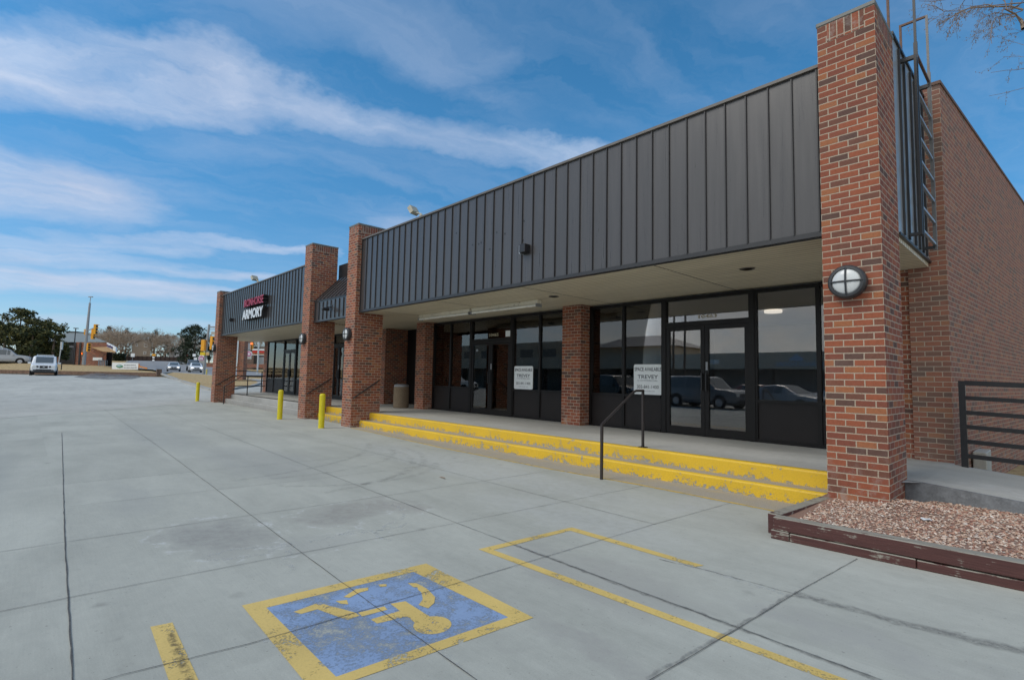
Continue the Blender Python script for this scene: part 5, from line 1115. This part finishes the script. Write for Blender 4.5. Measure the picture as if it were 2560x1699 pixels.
# ------------------------------------------------------------------ trees
def needle_tree(base, h, w, label, mat, clumps, per, shape, group, name='pine_tree', trunk_r=.22, low=.08):
    t0 = thing(name, label, 'tree', base, group)
    m = MB(); m.tube([base - Vector((0, 0, .3)), base + Vector((.05, 0, h * .5)), base + Vector((0, .05, h * .95))], [trunk_r, trunk_r * .6, .03], 8); m.build('trunk', M['bark'], t0)
    lobes = None
    m = MB(); rnd = random.Random(hash(label) % 10007 if False else len(label) * 131 + int(h * 97))
    for _ in range(clumps):
        f = rnd.uniform(low, 1); rr = w / 2 * shape(f); a = rnd.uniform(0, 2 * PI); q = math.sqrt(rnd.uniform(.05, 1)) * rr
        c = base + Vector((math.cos(a) * q, math.sin(a) * q, f * h)); cr_ = rnd.uniform(.45, 1.0) * w * .10 + .12
        if name == 'pine_tree':                                  # foliage gathered on a dozen uneven boughs
            if lobes is None:
                lobes = []
                for k in range(26):
                    lf = rnd.uniform(low + .03, .95); la = rnd.uniform(0, 2 * PI); lr = w / 2 * shape(lf) * rnd.uniform(.35, 1.0)
                    lobes.append((base + Vector((math.cos(la) * lr, math.sin(la) * lr, lf * h)), w * rnd.uniform(.13, .22)))
            lc, lrad = rnd.choice(lobes); v = Vector((rnd.gauss(0, 1), rnd.gauss(0, 1), rnd.gauss(.25, .55))).normalized()
            c = lc + Vector((v.x * lrad, v.y * lrad, v.z * lrad * .62)) * rnd.uniform(.5, 1.05); cr_ = rnd.uniform(.05, .085) * w
        for _ in range(per):
            v = Vector((rnd.gauss(0, 1), rnd.gauss(0, 1), rnd.gauss(0, .7))); v = v.normalized() * cr_ * rnd.uniform(.3, 1.1)
            p_ = c + v; s = rnd.uniform(.07, .17) * (w / 5) ** .5; e1 = Vector((rnd.gauss(0, 1), rnd.gauss(0, 1), rnd.gauss(0, .6) + .3)).normalized(); e2 = e1.cross(Vector((rnd.gauss(0, 1), rnd.gauss(0, 1), rnd.gauss(0, 1)))).normalized()
            m.add([p_ - e1 * s * 1.6, p_ + e2 * s * .55, p_ + e1 * s * 1.6, p_ - e2 * s * .55], [(0, 1, 2, 3)])
    m.build('crown', M[mat], t0); return t0
round_ = lambda f: (math.sin(PI * min(1, f * .86 + .14)) ** .55) * (1 if f < .75 else 1.0)
spire = lambda f: (1 - f) ** .75 + .05
GP = 'pines beside the far lot'
needle_tree(GD(46, 73), 7.6, 7.0, 'tallest pine with lumpy crown behind the silver SUV', 'pine', 150, 46, round_, GP, low=.12); needle_tree(GD(12, 70), 5.2, 6.0, 'broad low pine left of the tallest pine', 'pine', 90, 46, round_, GP, low=.12)
needle_tree(GD(112, 72), 6.0, 6.2, 'yellowish pine beside the brick bank', 'pine', 130, 46, round_, GP, low=.1); needle_tree(GD(80, 69), 4.6, 6.0, 'dark lower pine behind the white SUV', 'pine', 100, 46, round_, GP, low=.1); needle_tree(GD(134, 70), 4.2, 4.0, 'small pine touching the bank wall', 'pine', 60, 40, round_, GP, low=.1)
GC = 'dark conifers beyond the road'
needle_tree(GD(487, 128), 9.6, 8.6, 'big dark rounded conifer right of the houses', 'darkpine', 150, 40, round_, GC, 'conifer_tree', low=.03); needle_tree(GD(467, 132), 6.0, 5.0, 'narrow dark conifer left of the biggest one', 'darkpine', 60, 36, round_, GC, 'conifer_tree', low=.03)
for u, d, h, w, lb in ((448, 186, 10.2, 6.6, 'round green conifer above the pale grey house'), (387, 185, 11.2, 6.2, 'pointed conifer right of the tan house'), (415, 190, 9.8, 5, 'slim conifer between two bare trees'), (316, 195, 12.2, 6, 'dark conifer top above the bare thicket'), (270, 192, 12.2, 7.5, 'conifer behind the bank sign'), (337, 196, 10.2, 6, 'conifer behind the tan house roof'), (146, 130, 6.6, 5, 'conifer behind the bank roof')):
    needle_tree(GD(u, d), h, w, lb, 'darkpine', 70, 34, spire if h in (11.2, 9.8, 12.2) else round_, GC, 'conifer_tree')
def hedge(): 
    m = MB(); rnd = random.Random(4)
    for _ in range(1600):
        u, d = rnd.uniform(285, 316), rnd.uniform(155, 161); p_ = GD(u, d) + Vector((0, 0, rnd.uniform(0, 2.0))); s = rnd.uniform(.15, .35); e1 = Vector((rnd.gauss(0, 1), rnd.gauss(0, 1), rnd.gauss(0, 1))).normalized(); e2 = e1.cross(Vector((.3, .5, rnd.gauss(0, 1)))).normalized(); m.add([p_ - e1 * s, p_ + e2 * s, p_ + e1 * s, p_ - e2 * s], [(0, 1, 2, 3)])
    tag(m.build('hedge', M['darkpine']), 'dark clipped hedge at the left end of the brown fence', 'hedge')
hedge()
def bare_mesh(h, seed, spread=.62, depth=6, r0=.16, twigs=3):
    rnd = random.Random(seed); tm, cm = MB(), MB()
    def grow(p, d, L, r, n):
        q = p + d * L; mid = p + d * L * .5 + Vector((rnd.gauss(0, .05), rnd.gauss(0, .05), 0)) * L
        (tm if n > depth - 2 else cm).tube([p, mid, q], [r, r * .85, r * .68], 5 if n > depth - 2 else 3, cap=False)
        if n == 0: return
        for i in range(2 if n > depth - 1 else rnd.choice((2, 3, 3))):
            nd = (d + Vector((rnd.gauss(0, spread), rnd.gauss(0, spread), rnd.gauss(.06, .3)))).normalized()
            if nd.z < -.1: nd.z = .05
            grow(q if i else mid.lerp(q, rnd.uniform(.4, 1)), nd, L * rnd.uniform(.66, .88), max(r * .62, .022), n - 1)
    for i in range(3): grow(Vector((0, 0, 0)), (Vector((rnd.gauss(0, .2), rnd.gauss(0, .2), 1))).normalized(), h * .25, r0 * (1 - .2 * i), depth)
    return tm, cm
protos = []
for k, sd_ in enumerate((3, 11, 23)):
    a, b = bare_mesh(9.5, sd_); protos.append((a.build('trunk', M['barkpale']), b.build('crown', M['twig'])))
    for o in protos[-1]: COL.objects.unlink(o)
bt = [(252, 176, .95, 'behind the bank sign band'), (266, 184, 1.05, 'behind the bank entrance'), (283, 172, 1.05, 'above the dark hedge'), (300, 168, .98, 'at the left end of the brown fence'), (316, 182, 1.10, 'left of the tan house'), (330, 192, .95, 'in front of the left eave of the tan house'), (350, 188, 1.12, 'behind the tan house'), (366, 194, 1.0, 'in front of the tan house'),
      (382, 176, .80, 'at the right corner of the tan house'), (394, 175, 1.0, 'before the pointed conifer'), (408, 171, .88, 'between the tan and grey houses'), (421, 190, .95, 'before the small grey house'), (292, 190, 1.15, 'farthest back above the hedge'), (240, 160, .9, 'rising behind the bank roof'), (8, 120, .95, 'at the far left behind the pines'), (132, 125, .62, 'between the pines and the bank roof'), (458, 178, 1.0, 'left of the narrow dark conifer'), (525, 150, .85, 'behind the mast arm pole'), (645, 140, .85, 'seen under the armory canopy'), (505, 140, .55, 'low beside the big dark conifer')]
for i, (u, d, s, lb) in enumerate(bt):
    t0 = thing('bare_tree', 'leafless brown tree ' + lb, 'tree', GD(u, d), 'leafless trees beyond the road'); t0.rotation_euler = (0, 0, i * 1.7); t0.scale = (s * 1.6, s * 1.6, s * 1.30)
    for o in protos[i % 3]: c = o.copy(); COL.objects.link(c); c.parent = t0; c.location = (0, 0, 0)
# bare tree whose twigs hang into the upper right corner
tb = at(2640, 1030, 17.5); tb.z = -.3; t0 = thing('bare_tree', 'leafless tree with twigs reaching into the sky above the side wall', 'tree', tb)
tm, cm = MB(), MB(); rnd = random.Random(5)
def limb(pts, r0, r1, n=6, mb=tm):
    P_ = [at(*q) for q in pts]; k = len(P_); mb.tube(P_, [r0 + (r1 - r0) * i / (k - 1) for i in range(k)], n, cap=False); return P_
P_ = [tb, at(2650, 500, 17.3), at(2610, 200, 17), at(2565, 75, 16.8)]; tm.tube(P_, [.2, .17, .10, .06], 8, cap=False)
def R3(x, y): return (2240 + x / 5.228, y / 5.228)
def twigs(P_, r, n, L, lvl=0):
    for i in range(n):
        f = rnd.uniform(.1, 1); k = f * (len(P_) - 1); a = P_[int(min(k, len(P_) - 2))].lerp(P_[int(min(k, len(P_) - 2)) + 1], k - int(min(k, len(P_) - 2)))
        d = (P_[-1] - P_[0]).normalized() + _r * rnd.gauss(0, .7) + _u * rnd.gauss(-.25, .7) + _f * rnd.gauss(0, .4); d.normalize(); l = L * rnd.uniform(.4, 1.1)
        b = a + d * l * .5 + _u * rnd.gauss(0, .12) * l; c = b + (d + _u * rnd.gauss(-.15, .45) + _r * rnd.gauss(0, .3)).normalized() * l * .5
        cm.tube([a, b, c], [r, r * .75, r * .45], 4, cap=False)
        if rnd.random() < .5: p0 = c; cm.tube([p0, p0 + _u * .03 + _r * .015, p0 + _u * .05], [.004, .010, .004], 4)
        if lvl < 2: twigs([a, b, c], r * .7, 3, l * .55, lvl + 1)
br = [([(1660, 130), (1500, 85), (1300, 90), (1100, 95), (950, 110), (850, 150), (700, 240), (590, 310)], .032, 14), ([(1300, 90), (1200, 60), (1000, 90), (850, 145), (620, 150), (520, 85), (380, 55)], .018, 9), ([(1640, 40), (1400, 60), (1250, 75), (1100, 95)], .022, 8),
      ([(1660, 380), (1640, 270), (1560, 190), (1420, 120)], .06, 6), ([(1560, 190), (1400, 200), (1300, 230), (1250, 330), (1240, 470), (1250, 560)], .013, 9), ([(1660, 140), (1500, 190), (1300, 165), (1150, 230), (1050, 280)], .016, 8), ([(1420, 120), (1300, 180), (1180, 360), (1130, 420)], .011, 7), ([(1670, 895), (1580, 915), (1440, 920), (1240, 950)], .012, 2), ([(1670, 1150), (1520, 1190), (1380, 1225), (1220, 1255)], .008, 1), ([(900, 0), (860, 60), (820, 110)], .012, 5), ([(700, -10), (600, 5), (450, 20), (300, 15)], .012, 5), ([(1660, 400), (1590, 430), (1470, 440)], .008, 3), ([(1670, 590), (1540, 550), (1500, 545)], .006, 2), ([(1670, 745), (1560, 745), (1400, 745)], .005, 2)]
for pts, r, n in br: twigs(limb([(*R3(*q), 16.7 + .25 * math.sin(i)) for i, q in enumerate(pts)], r, max(.006, r * .35), 5), max(.005, r * .3), n, .75)
tm.build('trunk', M['barkpale'], t0); cm.build('crown', M['barkpale'], t0)
